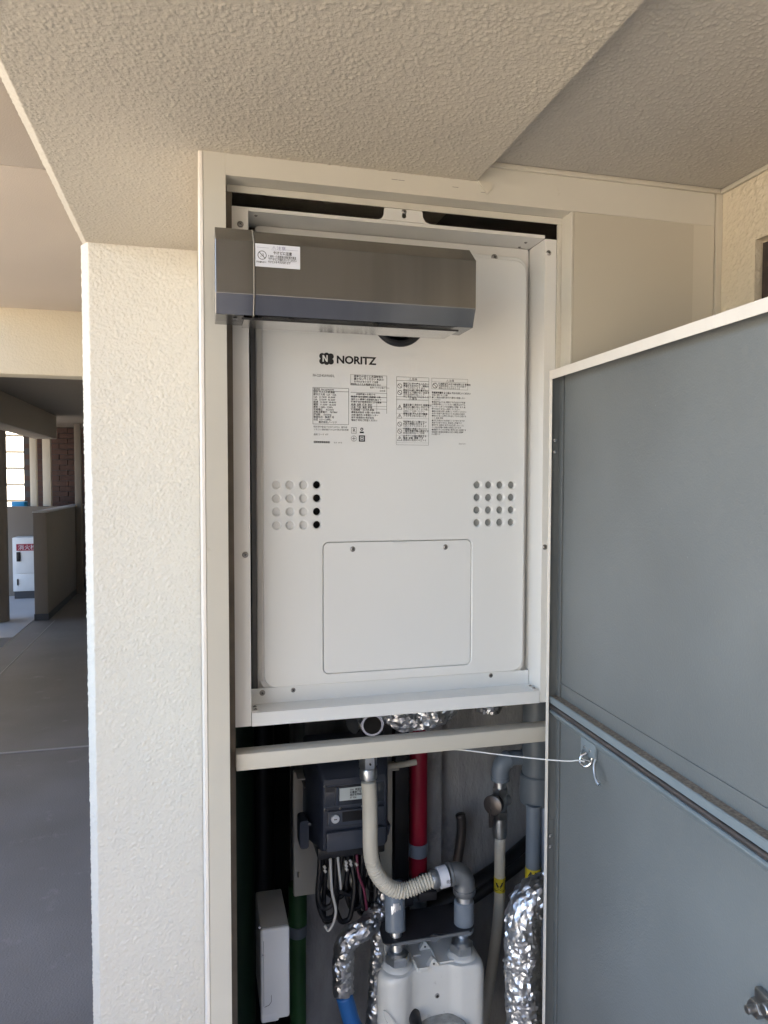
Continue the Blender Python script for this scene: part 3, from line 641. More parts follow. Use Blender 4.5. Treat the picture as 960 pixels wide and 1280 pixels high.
# latch: plate, screws, hook, lever
bm = bmesh.new(); bx(bm, .088, .132, .0145, .0203, 1.0775, 1.1015, .0012); lp = dpart('latch_plate', 'rail', bm, True)
for x in (.101, .118): s_ = screw((x, .0145, 1.089), lp, .45)
bm = bmesh.new(); tube(bm, crom([(.112, .012, 1.083), (.110, .004, 1.078), (.113, .002, 1.069), (.122, .004, 1.067), (.127, .010, 1.072), (.128, .013, 1.082)], 6), .0022, 10)
tube(bm, crom([(.100, .013, 1.084), (.106, .006, 1.080), (.116, .004, 1.076), (.132, .008, 1.078)], 6), .0016, 10); dpart('latch_hook', 'chrome', bm, True)
bm = bmesh.new(); tube(bm, crom([(.143, .010, 1.086), (.146, .006, 1.078), (.152, .004, 1.068), (.160, .003, 1.061), (.166, .004, 1.0575)], 6), lambda t, s: .0014+.0016*t, 10); dpart('latch_lever', 'zinc', bm, True)
# bolt at lower right
bm = bmesh.new(); hexnut(bm, (.478, .0203, .949), (.478, .010, .949), .0100); ring(bm, [(.478, .010, .949), (.478, .003, .949), (.478, .002, .949)], [.0045, .0045, .0038], 14)
bx(bm, .476, .51, .012, .0203, .948, .972, .002)
ring(bm, [(.500, .012, .965), (.500, .004, .965), (.500, .003, .965)], [.006, .006, .005], 14); dpart('bolt', 'screw', bm, True)
for z in (1.568, 1.549, .897, .878):
    bm = bmesh.new(); ring(bm, [(-.005, .0095, z), (-.0036, .0095, z), (-.003, .0095, z)], [.0032, .003, .0015], 12); dpart('rivet', 'chrome', bm, True)
for zc in (1.555, .885):
    bm = bmesh.new(); bx(bm, -.005, -.0040, .0045, .0150, zc-.04, zc+.04, .0004); dpart('hinge_leaf', 'doordark', bm)
adopt(DR)
# stay wire from the rail to the latch
bm = bmesh.new(); tube(bm, crom([(.395, 1.135, 1.0500), (.437, 1.119, 1.0478), (.480, 1.068, 1.0550), (.520, 1.020, 1.0630), (.548, .988, 1.0695), (.5565, .978, 1.0735), (.560, .974, 1.0745), (.5655, .968, 1.0745)], 10), .0011, 8)
tag(from_bm('stay_wire', bm, 'cable_white', smooth='all'), 'thin pale wire stretched from the cream rail to the door latch', 'wire')

# ------------------------------------------------------------ electricity meter on its board
bd = empty('meter_board', (.29, 1.5, .6), 'cream mounting board fixed behind the electricity meter', 'board')
plate('panel', 'board', rrect(.190, .4075, .614, .884, .004), [rrect(.2005, .2035, .744, .756, .001), rrect(.2085, .2115, .744, .756, .001), rrect(.1985, .2010, .655, .667, .001)], 1.50, .014, bd, .002)
box('top_fold', 'board', .194, .41, 1.455, 1.4995, .884, .888, bd, .001)
bm = bmesh.new(); tube(bm, crom([(.38, 1.45, .897), (.42, 1.45, .899), (.446, 1.45, .901)], 4), .0065, 12); from_bm('hook_bar', bm, 'board', bd, True)
bm = bmesh.new(); cyl(bm, (.213, 1.455, .873), (.213, 1.4995, .873), .008, 16); from_bm('grommet', bm, 'rubber', bd, True)
adopt(bd)
em = empty('electricity_meter', (.29, 1.36, .77), 'dark blue grey electricity meter with label and small window', 'electricity meter')
# tapered housing, front face narrower than back
def loft(bm, secs, mi=0, seg=4, r=.008):
    b = bmesh.new(); R = []
    for x0, x1, z0, z1, y in secs: R.append([b.verts.new((p[0], y, p[1])) for p in rrect(x0, x1, z0, z1, r, seg)])
    n = len(R[0])
    for i in range(len(R)-1):
        for k in range(n): b.faces.new((R[i][k], R[i][(k+1) % n], R[i+1][(k+1) % n], R[i+1][k]))
    b.faces.new(R[0][::-1]); b.faces.new(R[-1]); bmesh.ops.recalc_face_normals(b, faces=b.faces); merge(bm, b, mi)
bm = bmesh.new(); loft(bm, [(.210, .385, .772, .962, 1.499), (.208, .378, .770, .958, 1.43), (.2225, .366, .772, .940, 1.385), (.2255, .362, .773, .931, 1.372), (.228, .359, .776, .922, 1.365), (.2305, .3565, .779, .919, 1.362)])
from_bm('housing', bm, 'meter', em, True)
bm = bmesh.new(); foutline(bm, .2315, .3550, .8640, .9080, .0025); flat_obj('window_bezel', bm, ['meter2'], 1.3608, em)
wn = box('window', 'meterglass', .234, .3525, 1.3600, 1.3615, .8665, .9055, em, .0006)
lb = box('label', 'lcd', .2620, .3300, 1.3588, 1.3596, .8760, .9010, em)
bm = bmesh.new()
for i, s in enumerate(['30A  単相3線', '計量器番号', '検定有効期限', '37 904']): text_bm(bm, s, .0052, .2825, .8945-i*.0052, 0, sx=.9, bold=.0001)
flat_obj('label_print', bm, ['ink'], 1.3586, lb)
box('label_rim', 'meter2', .2540, .2600, 1.3560, 1.3598, .869, .9045, em, .001)
box('lower_cover', 'meter2', .2350, .3540, 1.3520, 1.3610, .7790, .8180, em, .004)
box('switch_plate', 'meter2', .2385, .3530, 1.3545, 1.3612, .8285, .8590, em, .003)
box('slot', 'black', .2665, .3380, 1.3538, 1.3548, .8365, .8560, em)
bm = bmesh.new(); ring(bm, [(.2525, 1.3545, .8445), (.2525, 1.351, .8445), (.2525, 1.3502, .8445)], [.0082, .0082, .0070], 24); dl = from_bm('dial', bm, 'dim_white', em, True)
box('dial_mark', 'ink2', .2495, .2555, 1.3496, 1.3503, .8435, .8455, dl)
for (x, z) in ((.2335, .9075), (.2335, .8615), (.350, .851), (.2635, .8605), (.308, .8605), (.308, .8440)): screw((x, 1.3605, z), em, .45)
bm = bmesh.new(); prism(bm, rrect(.190, .208, .768, .825, .006), 1, 1.40, 1.44); from_bm('terminal_lug', bm, 'meter', em, True); screw((.2095, 1.40, .817), em, .6)
box('terminal_block', 'black', .222, .358, 1.375, 1.46, .754, .7775, em, .003)
bm = bmesh.new(); prism(bm, [(.346, .766), (.358, .768), (.362, .775), (.370, .782), (.374, .80), (.360, .80), (.348, .79)], 1, 1.39, 1.43); from_bm('seal_tab', bm, 'meter', em)
adopt(em)
tag(box('foam_strip', 'rubber', .4130, .4460, 1.500, 1.53, .600, 1.02, bev=.004), 'black foam strip beside the right edge of the meter board', 'insulation')
bm = bmesh.new(); tube(bm, crom([(.295, 1.42, .684), (.318, 1.415, .695), (.340, 1.41, .702)], 6), .0105, 16)
tag(from_bm('cream_pipe', bm, 'hose', smooth='all'), 'short cream pipe passing behind the bend of the gas hose', 'pipe')
for x, z, lb in ((.395, .650, 'small black clamp behind the left gas pipe'), (.445, .655, 'small black clamp behind the right gas pipe')):
    bm = bmesh.new(); bx(bm, x-.02, x+.02, 1.36, 1.42, z-.008, z+.012, .004); ring(bm, [(x, 1.39, z+.012), (x, 1.39, z+.030)], [.012, .012], 16); tag(from_bm('clamp', bm, 'darksteel', smooth=True), lb, 'clamp')
# cables looping down from the terminals
loops = [(.228, .255, .655, 'rubber', .0052), (.236, .262, .625, 'rubber', .0052), (.244, .258, .612, 'rubber', .0050), (.252, .290, .650, 'rubber', .0050), (.260, .296, .622, 'rubber', .0052),
         (.276, .306, .668, 'rubber', .0048), (.290, .320, .630, 'rubber', .0052), (.300, .325, .652, 'rubber', .0050), (.314, .340, .640, 'rubber', .0050), (.326, .350, .640, 'rubber', .0048), (.338, .352, .664, 'rubber', .005), (.320, .336, .61, 'rubber', .0048)]
lbs = ['leftmost black cable hanging from the electricity meter', 'long black cable looping low beside the white cable', 'black cable behind the white cable of the meter', 'short black cable loop left of the white sleeves', 'thick black cable loop in the middle of the bundle', 'short black cable under the meter window', 'black cable loop right of the middle of the bundle', 'black cable hanging straight down under the meter', 'black cable next to the red cable', 'black cable close to the cream hose', 'rightmost short black cable under the meter', 'lowest black cable dropping behind the foil pipe']
for i, (x0, x1, zb, mt, rr) in enumerate(loops):
    y = 1.385+.012*(i % 4); bm = bmesh.new(); h = .757
    zm = (zb+h)/2; cx = (x0+x1)/2; dx = -.012 if i % 2 else -.006
    tube(bm, crom([(x0, y, h), (x0+dx*.4, y-.004, zm+.02), (x0+dx, y-.008, zm-.02), (cx-.010+dx*.4, y-.008, zb+.006), (cx, y-.006, zb), (cx+.011, y-.004, zb+.010), (x1+.002, y+.002, zm), (x1-.003, y+.02, zm+.04), (x1-.006, y+.05, h-.02)], 8), rr, 10)
    tag(from_bm('cable', bm, mt, smooth='all'), lbs[i], 'cable', 'cables hanging under the electricity meter')
bm = bmesh.new(); tube(bm, crom([(.246, 1.372, .757), (.2465, 1.37, .73), (.249, 1.368, .69), (.256, 1.368, .655), (.252, 1.37, .628), (.2425, 1.372, .612), (.236, 1.38, .618)], 8), .0028, 8)
tag(from_bm('cable', bm, 'cable_white', smooth='all'), 'white cable curving among the black meter cables', 'cable', 'cables hanging under the electricity meter')
bm = bmesh.new(); tube(bm, crom([(.262, 1.378, .757), (.2625, 1.372, .74), (.265, 1.37, .715), (.268, 1.376, .69)], 8), .0026, 8)
tag(from_bm('cable', bm, 'cable_white', smooth='all'), 'short white cable beside the meter terminals', 'cable', 'cables hanging under the electricity meter')
bm = bmesh.new(); tube(bm, crom([(.300, 1.375, .757), (.302, 1.368, .72), (.312, 1.366, .69), (.318, 1.368, .655), (.320, 1.372, .63), (.322, 1.38, .61)], 8), .0028, 8)
tag(from_bm('cable', bm, 'cable_red', smooth='all'), 'dark red cable hanging among the black meter cables', 'cable', 'cables hanging under the electricity meter')
bm = bmesh.new()
for (x, z) in ((.276, .748), (.276, .741), (.277, .734), (.285, .749), (.286, .742), (.297, .741), (.233, .744), (.234, .736)): cyl(bm, (x, 1.372, z), (x+.003, 1.368, z-.004), .0026, 10)
o = from_bm('cable_sleeve', bm, 'cable_white', bpy.data.objects['electricity_meter']); o.matrix_parent_inverse = Matrix.Translation((-.29, -1.36, -.77)); tag(o, kind='stuff')

# ------------------------------------------------------------ gas hose, elbow and gas meter
gh = empty('gas_hose', (.305, 1.30, .95), 'cream flexible gas hose curving from the rail to the grey elbow', 'hose')
path = crom([(.3065, 1.30, .935), (.3085, 1.30, .900), (.3092, 1.30, .855), (.3098, 1.30, .812), (.3135, 1.30, .779), (.326, 1.30, .749), (.347, 1.30, .725), (.372, 1.30, .7145), (.396, 1.30, .7180), (.418, 1.30, .7245), (.438, 1.30, .7285)], 26)
def hr(t, s):
    k = min(1, max(0, (s-.135)/.06)); return .0142+.0017*k*math.sin(s*2*PI/.0058+.6*math.sin(s*90))-.0006*k
bm = bmesh.new(); tube(bm, path, hr, 28); from_bm('sleeve', bm, 'hose', gh, smooth='all')
bm = bmesh.new(); hexnut(bm, (.3050, 1.30, .985), (.3055, 1.30, .962), .0175); ring(bm, [(.3055, 1.30, .9615), (.3058, 1.30, .958), (.3060, 1.30, .945), (.3062, 1.30, .941)], [.0150, .0165, .0165, .0155], 24)
cyl(bm, (.3055, 1.2845, .974), (.3055, 1.281, .974), .002, 10, 1)
from_bm('hose_nut', bm, ['zinc', 'black'], gh, True)
a = Vector((.4375, 1.30, .7285)); d = Vector((.99, 0, .14)).normalized()
bm = bmesh.new(); ring(bm, [a-d*.006, a-d*.004, a+d*.004, a+d*.006], [.0165, .0180, .0180, .0168], 24); ring(bm, [a+d*.006, a+d*.010], [.0150, .0150], 24); hexnut(bm, a+d*.010, a+d*.028, .0195)
from_bm('end_nut', bm, 'fitting', gh, True)
bm = bmesh.new(); ring(bm, [a+d*.0085, a+d*.0265], [.0202, .0202], 28); pl = from_bm('paper_band', bm, 'sticker', gh, True)
bm = bmesh.new(); text_bm(bm, '検査済', .0085, .4555, .7280, 0, sx=.6); flat_obj('print', bm, ['ink'], 1.2795, pl)
adopt(gh)
gp = empty('gas_outlet_pipe', (.5, 1.30, .6), 'galvanised elbow and pipe rising from the right side of the gas meter', 'pipe')
bm = bmesh.new(); tube(bm, crom([(.4665, 1.30, .7335), (.480, 1.30, .7345), (.4915, 1.30, .7295), (.4985, 1.30, .7180), (.4995, 1.30, .702)], 8), lambda t, s: .0205 if t > .12 else .0222, 26)
ring(bm, [(.4995, 1.30, .7020), (.4995, 1.30, .694), (.4995, 1.30, .690)], [.0222, .0222, .020], 26); from_bm('elbow', bm, 'fitting', gp, smooth=True)
bm = bmesh.new(); cyl(bm, (.4995, 1.30, .6895), (.4995, 1.30, .676), .0165, 24); from_bm('nipple', bm, 'zinc', gp, smooth=True)
bm = bmesh.new(); ring(bm, [(.4990, 1.30, .678), (.4990, 1.30, .675), (.4990, 1.30, .618), (.4990, 1.30, .615)], [.017, .0195, .0195, .018], 26); from_bm('pipe', bm, 'bluepipe', gp, smooth=True)
bm = bmesh.new(); cyl(bm, (.496, 1.30, .6148), (.494, 1.30, .590), .0120, 20); from_bm('nipple', bm, 'zinc', gp, smooth=True)
adopt(gp)
gi = empty('gas_inlet_pipe', (.36, 1.29, .6), 'grey coated pipe with a round silver sticker on the left of the gas meter', 'pipe')
bm = bmesh.new(); tube(bm, crom([(.3645, 1.335, .708), (.3640, 1.328, .703), (.3630, 1.322, .696), (.3615, 1.310, .67), (.3600, 1.302, .638)], 8), lambda t, s: .0195, 24); from_bm('elbow', bm, 'bluepipe', gi, smooth='all')
bm = bmesh.new(); cyl(bm, (.3595, 1.298, .6378), (.3595, 1.288, .597), .0115, 20); from_bm('nipple', bm, 'zinc', gi, smooth=True)
bm = bmesh.new(); b = bmesh.new()
vs = [[b.verts.new((.3612+.0206*math.sin(u), 1.3125-.30*v*.0-.0206*math.cos(u)+.28*v, .676+v)) for v in (-.017, -.012, -.006, 0, .006, .012, .017)] for u in (-.55, -.35, -.15, .05, .25, .4)]
for i in range(5):
    for j in range(6):
        if (i in (0, 4)) and (j in (0, 5)): continue
        b.faces.new((vs[i][j], vs[i+1][j], vs[i+1][j+1], vs[i][j+1]))
merge(bm, b); from_bm('round_sticker', bm, 'foil', gi, smooth='all'); adopt(gi)
tgy = []
bm = bmesh.new()
pp = [(.328, 1.262), (.334, 1.252), (.345, 1.250), (.370, 1.252), (.420, 1.256), (.429, 1.262), (.440, 1.256), (.480, 1.252), (.503, 1.252), (.514, 1.266), (.516, 1.30), (.502, 1.335), (.49, 1.345), (.37, 1.345), (.345, 1.33), (.332, 1.30)]
prism(bm, [(p[0]+.002, p[1]+.022) for p in pp], 2, .6285, .632)
o = from_bm('meter_bracket', bm, 'darksteel'); tag(o, 'dark steel bracket plate joining the two pipes above the gas meter', 'bracket')
bm = bmesh.new()
# front edge of the bracket turned down
prism(bm, [(.345, .632), (.500, .632), (.500, .6265), (.440, .6265), (.4335, .6215), (.4265, .6215), (.420, .6265), (.345, .6265)], 1, 1.272, 1.274); 
o.data.materials.append(M['fitting']); from_bm('turned_edge', bm, 'fitting', o)
gm = empty('gas_meter', (.42, 1.3, .3), 'white enamelled gas meter with round window at the bottom of the shaft', 'gas meter')
plan = []
def lobe(cx, cy, r, a0, a1, n=10, ry=None): return [(cx+r*math.cos(math.radians(a0+(a1-a0)*k/n)), cy+(ry or r)*math.sin(math.radians(a0+(a1-a0)*k/n))) for k in range(n+1)]
plan += lobe(.352, 1.278, .034, 180, 300, 12)
plan += [(.378, 1.2560), (.386, 1.2600), (.400, 1.2610), (.452, 1.2610), (.462, 1.2580), (.470, 1.2520)]
plan += [(.480, 1.2480), (.500, 1.2470)]+lobe(.505, 1.268, .022, 270, 360, 8)
plan += [(.527, 1.33)]+lobe(.507, 1.36, .020, 0, 90, 6)+lobe(.372, 1.36, .020, 90, 180, 6)+[(.346, 1.33), (.334, 1.305)]
bm = bmesh.new(); b = bmesh.new(); R = []
cx, cy = .423, 1.31
for z, s in ((.22, 1), (.54, 1), (.560, .998), (.5695, .985), (.5755, .965), (.579, .93), (.580, .86)): R.append([b.verts.new((cx+(p[0]-cx)*s, cy+(p[1]-cy)*s, z)) for p in plan])
n = len(plan)
for i in range(len(R)-1):
    for k in range(n): b.faces.new((R[i][k], R[i][(k+1) % n], R[i+1][(k+1) % n], R[i+1][k]))
b.faces.new(R[-1]); b.faces.new(R[0][::-1]); bmesh.ops.recalc_face_normals(b, faces=b.faces); merge(bm, b)
from_bm('body', bm, 'gas', gm, smooth=True)
for x in (.359, .489):
    bm = bmesh.new(); ring(bm, [(x, 1.285, .577), (x, 1.285, .583), (x, 1.285, .586)], [.030, .027, .022], 28)
    from_bm('neck_flange', bm, 'gas', gm, smooth=True)
bm = bmesh.new(); hexnut(bm, (.359, 1.285, .5865), (.3595, 1.285, .604), .0235); ring(bm, [(.359, 1.285, .6041), (.359, 1.285, .6075)], [.0185, .0145], 24); from_bm('union_nut', bm, 'zinc', gm, smooth=True)
bm = bmesh.new(); hexnut(bm, (.489, 1.285, .5865), (.4895, 1.285, .604), .0235); ring(bm, [(.489, 1.285, .6041), (.489, 1.285, .6075)], [.0185, .0145], 24); from_bm('union_nut', bm, 'zinc', gm, smooth=True)
# ribs and lugs on the top
bm = bmesh.new()
bx(bm, .3905, .3935, 1.258, 1.34, .579, .5865, .001); bx(bm, .3935, .412, 1.256, 1.259, .579, .5865, .001); bx(bm, .3935, .46, 1.338, 1.341, .579, .5865, .001); bx(bm, .434, .437, 1.27, 1.34, .579, .5845, .001)
bx(bm, .437, .470, 1.268, 1.270, .579, .583, .0008); bx(bm, .394, .410, 1.30, 1.302, .579, .583, .0008)
from_bm('rib', bm, 'gas', gm, smooth=True)
for (x, y) in ((.425, 1.263), (.424, 1.315)):
    bm = bmesh.new(); prism(bm, [(x-.012, .5795), (x+.012, .5795), (x+.003, .594), (x-.002, .595)], 1, y, y+.012, .001)
    lg = from_bm('lug', bm, 'gas', gm, smooth=True)
    bm = bmesh.new(); cyl(bm, (x, y+.002, .586), (x, y-.0006, .586), .002, 10); from_bm('hole', bm, 'black', lg)
bm = bmesh.new(); ring(bm, [(.4310, 1.2615, .524), (.4310, 1.2595, .524), (.4310, 1.2590, .524)], [.0048, .0045, .003], 16); ring(bm, [(.4310, 1.2592, .524), (.4310, 1.2586, .524)], [.0028, .0028], 12, 1)
from_bm('plug_hole', bm, ['gauge', 'black'], gm, smooth=True)
bm = bmesh.new(); ring(bm, [(.386, 1.262, .497), (.383, 1.240, .494), (.3805, 1.228, .4915), (.380, 1.2245, .491)], [.0110, .0118, .0112, .0080], 22); from_bm('black_cap', bm, 'black', gm, smooth=True)
# hooded clouded window: half-round top, projecting
bm = bmesh.new(); pr = [(.392, .36), (.392, .470)]+[(.438+.046*math.cos(math.radians(180-k*15)), .470+.017*math.sin(math.radians(180-k*15))) for k in range(1, 12)]+[(.484, .470), (.484, .36)]
prism(bm, pr, 1, 1.235, 1.262, .0015); from_bm('window_hood', bm, 'gauge', gm, smooth=True)
box('window', 'gauge', .400, .476, 1.2325, 1.2348, .37, .462, gm, .001)
adopt(gm)
tgb = empty('paper_tag', (.335, 1.235, .47), 'white printed paper tag tied to the left front of the gas meter', 'tag')
bm = bmesh.new(); b = bmesh.new()
vs = [b.verts.new(p) for p in ((.339, 1.232, .498), (.317, 1.226, .462), (.325, 1.222, .425), (.365, 1.224, .440), (.368, 1.228, .462))]; b.faces.new(vs); bmesh.ops.solidify(b, geom=b.faces[:], thickness=.0006); merge(bm, b)
from_bm('paper', bm, 'sticker', tgb)
bm = bmesh.new(); tube(bm, crom([(.339, 1.231, .497), (.325, 1.236, .512), (.321, 1.243, .528), (.330, 1.246, .520), (.345, 1.240, .500), (.352, 1.236, .49), (.338, 1.231, .496)], 8), .0009, 6); from_bm('string', bm, 'cable_white', tgb, smooth='all')
bm = bmesh.new(); text_bm(bm, 'ガス', .012, 0, 0, 0); 
bmesh.ops.transform(bm, matrix=Matrix.Translation((.330, 1.2245, .452)) @ Matrix.Rotation(PI/2, 4, 'X') @ Matrix.Rotation(.6, 4, 'Z'), verts=bm.verts)
me = bpy.data.meshes.new('print'); bm.to_mesh(me); bm.free(); me.materials.append(M['ink3']); link('print', me, tgb); adopt(tgb)

# ------------------------------------------------------------ foil lagged pipes
def foil(name, pts, r, mt, label, seed, amp=.0035, n=22):
    """crumpled foil: a coarse faceted sleeve, each corner pushed in or out, wrapped with diagonal creases"""
    rnd = random.Random(int(seed*10)); P = crom(pts, n); L = sum((P[i+1]-P[i]).length for i in range(len(P)-1))
    step = .0046; cnt = max(6, int(L/step)); out = [P[0]]; acc = 0; k = 1; cur = P[0].copy()
    for q in P[1:]:
        while (q-cur).length >= L/cnt: cur = cur+(q-cur).normalized()*(L/cnt); out.append(cur.copy())
    seg = max(16, int(2*PI*r/.0048))
    def d(p, s_, a): 
        q = p*34+Vector((seed, 0, 0)); v = noise.noise(q)*.9+abs(noise.noise(q*1.9))*1.3-.4
        return amp*(v+rnd.uniform(-.38, .38))
    bm = bmesh.new(); tube(bm, out, r, seg, disp=d)
    for v in bm.verts: v.co += Vector((rnd.uniform(-1, 1), rnd.uniform(-1, 1), rnd.uniform(-1, 1)))*.0011
    bmesh.ops.triangulate(bm, faces=[f for f in bm.faces if len(f.verts) == 4], quad_method='SHORT_EDGE')
    bmesh.ops.subdivide_edges(bm, edges=bm.edges[:], cuts=1, smooth=.35)
    o = from_bm(name, bm, mt, smooth='all'); o.data.set_sharp_from_angle(angle=math.radians(24))
    return tag(o, label, 'pipe', 'foil wrapped pipes in the shaft')
ARCH = [(.345, 1.365, .640), (.326, 1.35, .631), (.308, 1.34, .626), (.288, 1.34, .618), (.270, 1.34, .600), (.265, 1.34, .572), (.265, 1.34, .535), (.267, 1.34, .500)]
BLUE = [(.2745, 1.34, .470), (.283, 1.34, .440), (.296, 1.34, .411), (.318, 1.34, .36)]
BPIPE = [(.363, 1.385, .672), (.358, 1.38, .655), (.350, 1.375, .628), (.344, 1.37, .585), (.341, 1.37, .54), (.338, 1.37, .48), (.335, 1.37, .40)]
foil('foil_pipe', [(.700, 1.24, .700), (.655, 1.235, .712), (.615, 1.23, .706), (.592, 1.225, .678), (.587, 1.22, .635), (.588, 1.22, .58), (.590, 1.22, .52), (.592, 1.22, .45), (.592, 1.22, .36)], .0335, 'foil', 'shiny foil wrapped pipe bending down beside the open door', 1.7, .0042)
foil('foil_pipe', ARCH, .0205, 'foil_dark', 'foil wrapped pipe arching left of the gas meter into the blue pipe', 5.1)
foil('foil_pipe', BPIPE, .0145, 'foil_dark', 'narrow foil wrapped pipe behind the left side of the gas meter', 9.4)
foil('foil_pipe', [(.350, 1.36, 1.06), (.385, 1.355, 1.038), (.425, 1.35, 1.034), (.465, 1.35, 1.048), (.492, 1.36, 1.08)], .030, 'foil', 'foil wrapped pipe showing between the heater tray and the rail', 3.3, .005)
foil('foil_pipe', [(.545, 1.30, 1.12), (.546, 1.30, 1.09), (.547, 1.30, 1.06), (.547, 1.30, 1.046)], .025, 'foil_dark', 'dark foil wrapped pipe end right of the bright foil under the heater', 7.7)
bm = bmesh.new(); tube(bm, crom([ARCH[-1]]+BLUE, 8), .0165, 22)
tag(from_bm('blue_pipe', bm, 'blue', smooth='all'), 'blue pipe coming out of the foil at the bottom of the shaft', 'pipe')
cn = empty('pipe_connector', (.32, 1.33, 1.03), 'chromed pipe connector with an open black end under the heater tray', 'pipe fitting')
bm = bmesh.new(); ring(bm, [(.330, 1.40, 1.032), (.322, 1.335, 1.031), (.321, 1.33, 1.031)], [.0235, .0235, .0215], 28); cyl(bm, (.305, 1.36, 1.035), (.290, 1.35, 1.030), .015, 18); ring(bm, [(.290, 1.35, 1.030), (.285, 1.347, 1.0295)], [.018, .018], 18); from_bm('collar', bm, 'chrome', cn, True)
bm = bmesh.new(); ring(bm, [(.3209, 1.3298, 1.031), (.3207, 1.3285, 1.031)], [.0175, .0170], 28); from_bm('open_end', bm, 'cavity', cn); adopt(cn)

# ------------------------------------------------------------ other pipes
rp = empty('red_pipe', (.479, 1.54, .3), 'dark red pipe standing vertically behind the gas hose', 'pipe')
bm = bmesh.new(); tube(bm, [(.479, 1.54, .60), (.479, 1.54, 1.02)], .0205, 26); from_bm('tube', bm, 'red', rp, True)
bm = bmesh.new(); ring(bm, [(.479, 1.54, .648), (.479, 1.54, .650), (.479, 1.54, .676), (.479, 1.54, .678)], [.021, .0228, .0228, .021], 26); bx(bm, .451, .459, 1.53, 1.55, .652, .672, .001); from_bm('clip', bm, 'pvc2', rp, True)
bm = bmesh.new(); tube(bm, [(.478, 1.54, .44), (.479, 1.54, .60)], .0185, 24); ring(bm, [(.478, 1.54, .533), (.478, 1.54, .552)], [.0225, .0225], 24); from_bm('lower_sleeve', bm, 'pvc', rp, True); adopt(rp)
gr = empty('green_pipe', (.205, 1.58, .2), 'green pipe with a grey clip standing right of the white box', 'pipe')
bm = bmesh.new(); tube(bm, [(.2075, 1.57, .15), (.2075, 1.57, .600)], .0185, 26); from_bm('tube', bm, 'green', gr, True)
bm = bmesh.new(); tube(bm, [(.2075, 1.57, .512), (.2075, 1.57, .602)], .0205, 26, disp=lambda p, s, a: .0004*math.sin(s*2*PI/.006)); from_bm('ribbed_sleeve', bm, 'green', gr, True)
bm = bmesh.new(); ring(bm, [(.2075, 1.57, .485), (.2075, 1.57, .487), (.2075, 1.57, .509), (.2075, 1.57, .511)], [.019, .0212, .0212, .019], 26); from_bm('clip', bm, 'pvc', gr, True); adopt(gr)
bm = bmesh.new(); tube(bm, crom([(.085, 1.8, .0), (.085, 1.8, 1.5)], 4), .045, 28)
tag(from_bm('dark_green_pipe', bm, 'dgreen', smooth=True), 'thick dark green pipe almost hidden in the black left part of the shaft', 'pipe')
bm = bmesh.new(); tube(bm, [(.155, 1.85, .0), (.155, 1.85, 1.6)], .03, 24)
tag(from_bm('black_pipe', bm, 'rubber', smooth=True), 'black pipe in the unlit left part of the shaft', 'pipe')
wb = empty('terminal_box', (.125, 1.25, .54), 'upright white plastic box with grey top in the lower left of the shaft', 'box')
bm = bmesh.new(); bx(bm, .0998, .1508, 1.25, 1.261, .5430, .7090, .005, 3); bx(bm, .0998, .132, 1.2496, 1.261, .5395, .558, .004); from_bm('lid', bm, 'dim_white', wb, True)
bm = bmesh.new(); bx(bm, .1003, .1503, 1.2612, 1.378, .5445, .7080, .003); from_bm('case', bm, 'dim_grey', wb, True)
box('seam', 'ink2', .1045, .1050, 1.2491, 1.2498, .572, .69, wb)
bm = bmesh.new(); tube(bm, [(.106, 1.2496, .570), (.114, 1.2496, .5725), (.118, 1.2496, .578), (.118, 1.2496, .590)], .0004, 6); from_bm('hinge_mark', bm, 'ink2', wb)
bm = bmesh.new(); cyl(bm, (.0987, 1.257, .711), (.0987, 1.268, .711), .002, 10); cyl(bm, (.104, 1.2500, .665), (.104, 1.2482, .665), .0016, 10); tag(from_bm('pin', bm, 'chrome', wb, True), kind='stuff'); adopt(wb)
vl = empty('water_valve', (.64, 1.45, .6), 'grey elbow and brass valve with a dark lever on a cream pipe', 'valve')
bm = bmesh.new(); tube(bm, crom([(.745, 1.47, .882), (.700, 1.46, .884), (.668, 1.45, .8885), (.650, 1.45, .883), (.641, 1.45, .868), (.640, 1.45, .848)], 8), lambda t, s: .0195 if t > .45 else .0165, 24)
ring(bm, [(.708, 1.462, .884), (.718, 1.465, .884)], [.0195, .0195], 24); ring(bm, [(.640, 1.45, .850), (.640, 1.45, .842)], [.0205, .0205], 24)
from_bm('elbow', bm, 'bluepipe', vl, smooth=True)
bm = bmesh.new(); cyl(bm, (.640, 1.45, .842), (.640, 1.45, .826), .0135, 20); hexnut(bm, (.640, 1.45, .826), (.640, 1.45, .808), .0175); 
ring(bm, [(.640, 1.45, .808), (.640, 1.45, .798), (.640, 1.45, .784), (.640, 1.45, .774)], [.012, .0165, .0165, .012], 24); cyl(bm, (.640, 1.45, .792), (.664, 1.45, .796), .010, 18)
cyl(bm, (.640, 1.45, .792), (.622, 1.44, .795), .012, 18); hexnut(bm, (.640, 1.45, .774), (.640, 1.45, .757), .0180); ring(bm, [(.640, 1.45, .757), (.640, 1.45, .724), (.640, 1.45, .714)], [.0145, .0165, .0145], 24)
from_bm('valve_body', bm, 'zinc', vl, smooth=True)
bm = bmesh.new(); ring(bm, [(.624, 1.438, .796), (.613, 1.428, .797), (.6115, 1.4268, .797)], [.0200, .0215, .0180], 26)
prism(bm, [(.606, .79), (.622, .785), (.616, .762), (.614, .748), (.606, .748), (.606, .765)], 1, 1.428, 1.434, .001); lv = from_bm('lever', bm, 'rod', vl, smooth=True)
bm = bmesh.new(); tube(bm, crom([(.6405, 1.45, .714), (.6405, 1.45, .64), (.640, 1.45, .56), (.632, 1.45, .48), (.618, 1.45, .38), (.600, 1.45, .28)], 8), .0120, 22); pz = from_bm('cream_pipe', bm, 'hose', vl, smooth='all')
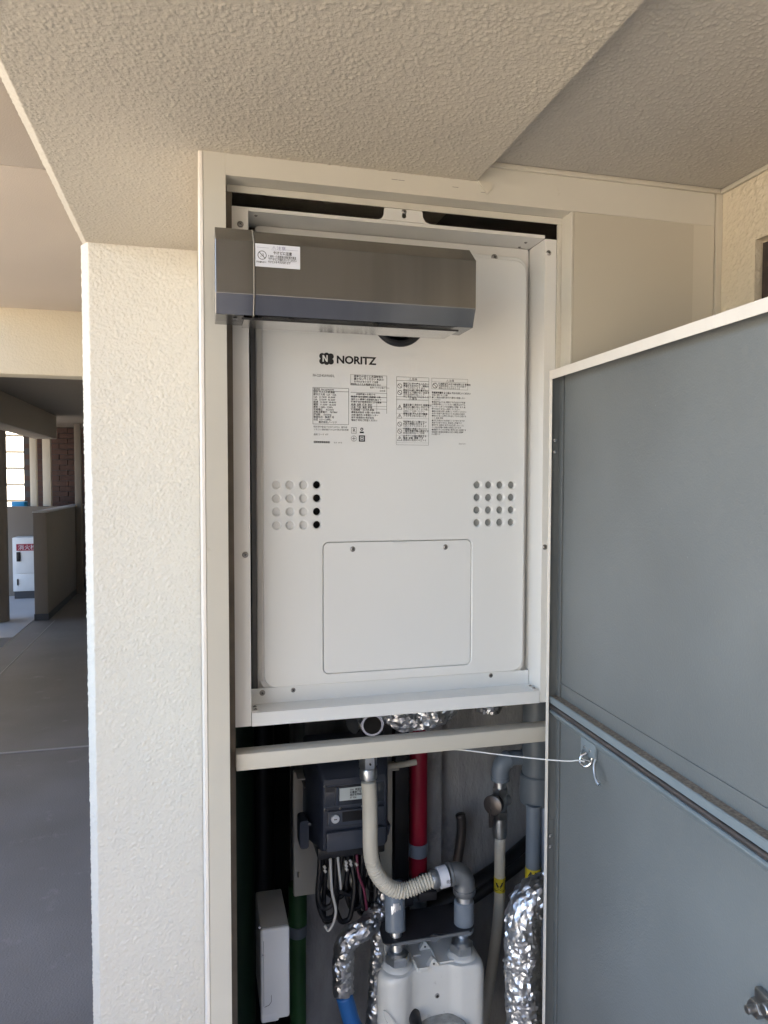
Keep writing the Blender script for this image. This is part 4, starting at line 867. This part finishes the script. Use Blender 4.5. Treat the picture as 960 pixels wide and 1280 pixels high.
def tape(x, y, z, r, s, parent):
    bm = bmesh.new(); ring(bm, [(x, y, z-.016), (x, y, z+.016)], [r, r], 26); t_ = from_bm('yellow_tape', bm, 'yellow', parent, True)
    bm = bmesh.new(); text_bm(bm, s, .024, -.016, -.009, 0, bold=.0012)
    for v in bm.verts: a = v.co.x/r; v.co = Vector((x+(r+.0004)*math.sin(a-.15), y-(r+.0004)*math.cos(a-.15), z+v.co.y))
    me = bpy.data.meshes.new('print'); bm.to_mesh(me); bm.free(); me.materials.append(M['ink']); link('lettering', me, t_)
    return t_
tape(.6405, 1.45, .608, .0125, '又は', vl)
adopt(vl)
pv = empty('grey_drain_pipe', (.72, 1.42, .4), 'grey plastic drain pipe with socket close to the door edge', 'pipe')
bm = bmesh.new(); ring(bm, [(.722, 1.44, .785), (.722, 1.44, .79), (.722, 1.44, .850), (.722, 1.44, .853)], [.030, .0365, .0365, .034], 30); tube(bm, [(.722, 1.44, .85), (.722, 1.44, 1.12)], .0315, 28); from_bm('socket', bm, 'pvc', pv, True)
bm = bmesh.new(); tube(bm, [(.704, 1.415, .45), (.704, 1.415, .795)], .0165, 24); lp2 = from_bm('blue_grey_tube', bm, 'bluepipe', pv, True)
bm = bmesh.new(); tube(bm, [(.740, 1.42, .45), (.740, 1.42, .79)], .0215, 24); from_bm('pale_tube', bm, 'pvc2', pv, True)
tape(.704, 1.415, .640, .0172, '給湯', pv); adopt(pv)
bm = bmesh.new(); tube(bm, crom([(.40, 1.585, .44), (.50, 1.56, .50), (.60, 1.55, .535), (.70, 1.56, .575), (.80, 1.585, .62)], 8), .026, 22); tube(bm, crom([(.40, 1.53, .45), (.50, 1.51, .505), (.60, 1.51, .545), (.70, 1.52, .59), (.80, 1.54, .64)], 8), .012, 14)
tag(from_bm('black_lagged_pipe', bm, 'rubber', smooth='all'), 'black lagged pipe rising diagonally across the back of the shaft', 'pipe')
bm = bmesh.new(); tube(bm, crom([(.588, 1.56, .72), (.592, 1.56, .70), (.590, 1.56, .66), (.580, 1.56, .60)], 6), .0115, 16)
tag(from_bm('grey_stub_pipe', bm, 'rod', smooth='all'), 'short dark grey pipe stub in front of the concrete back wall', 'pipe')
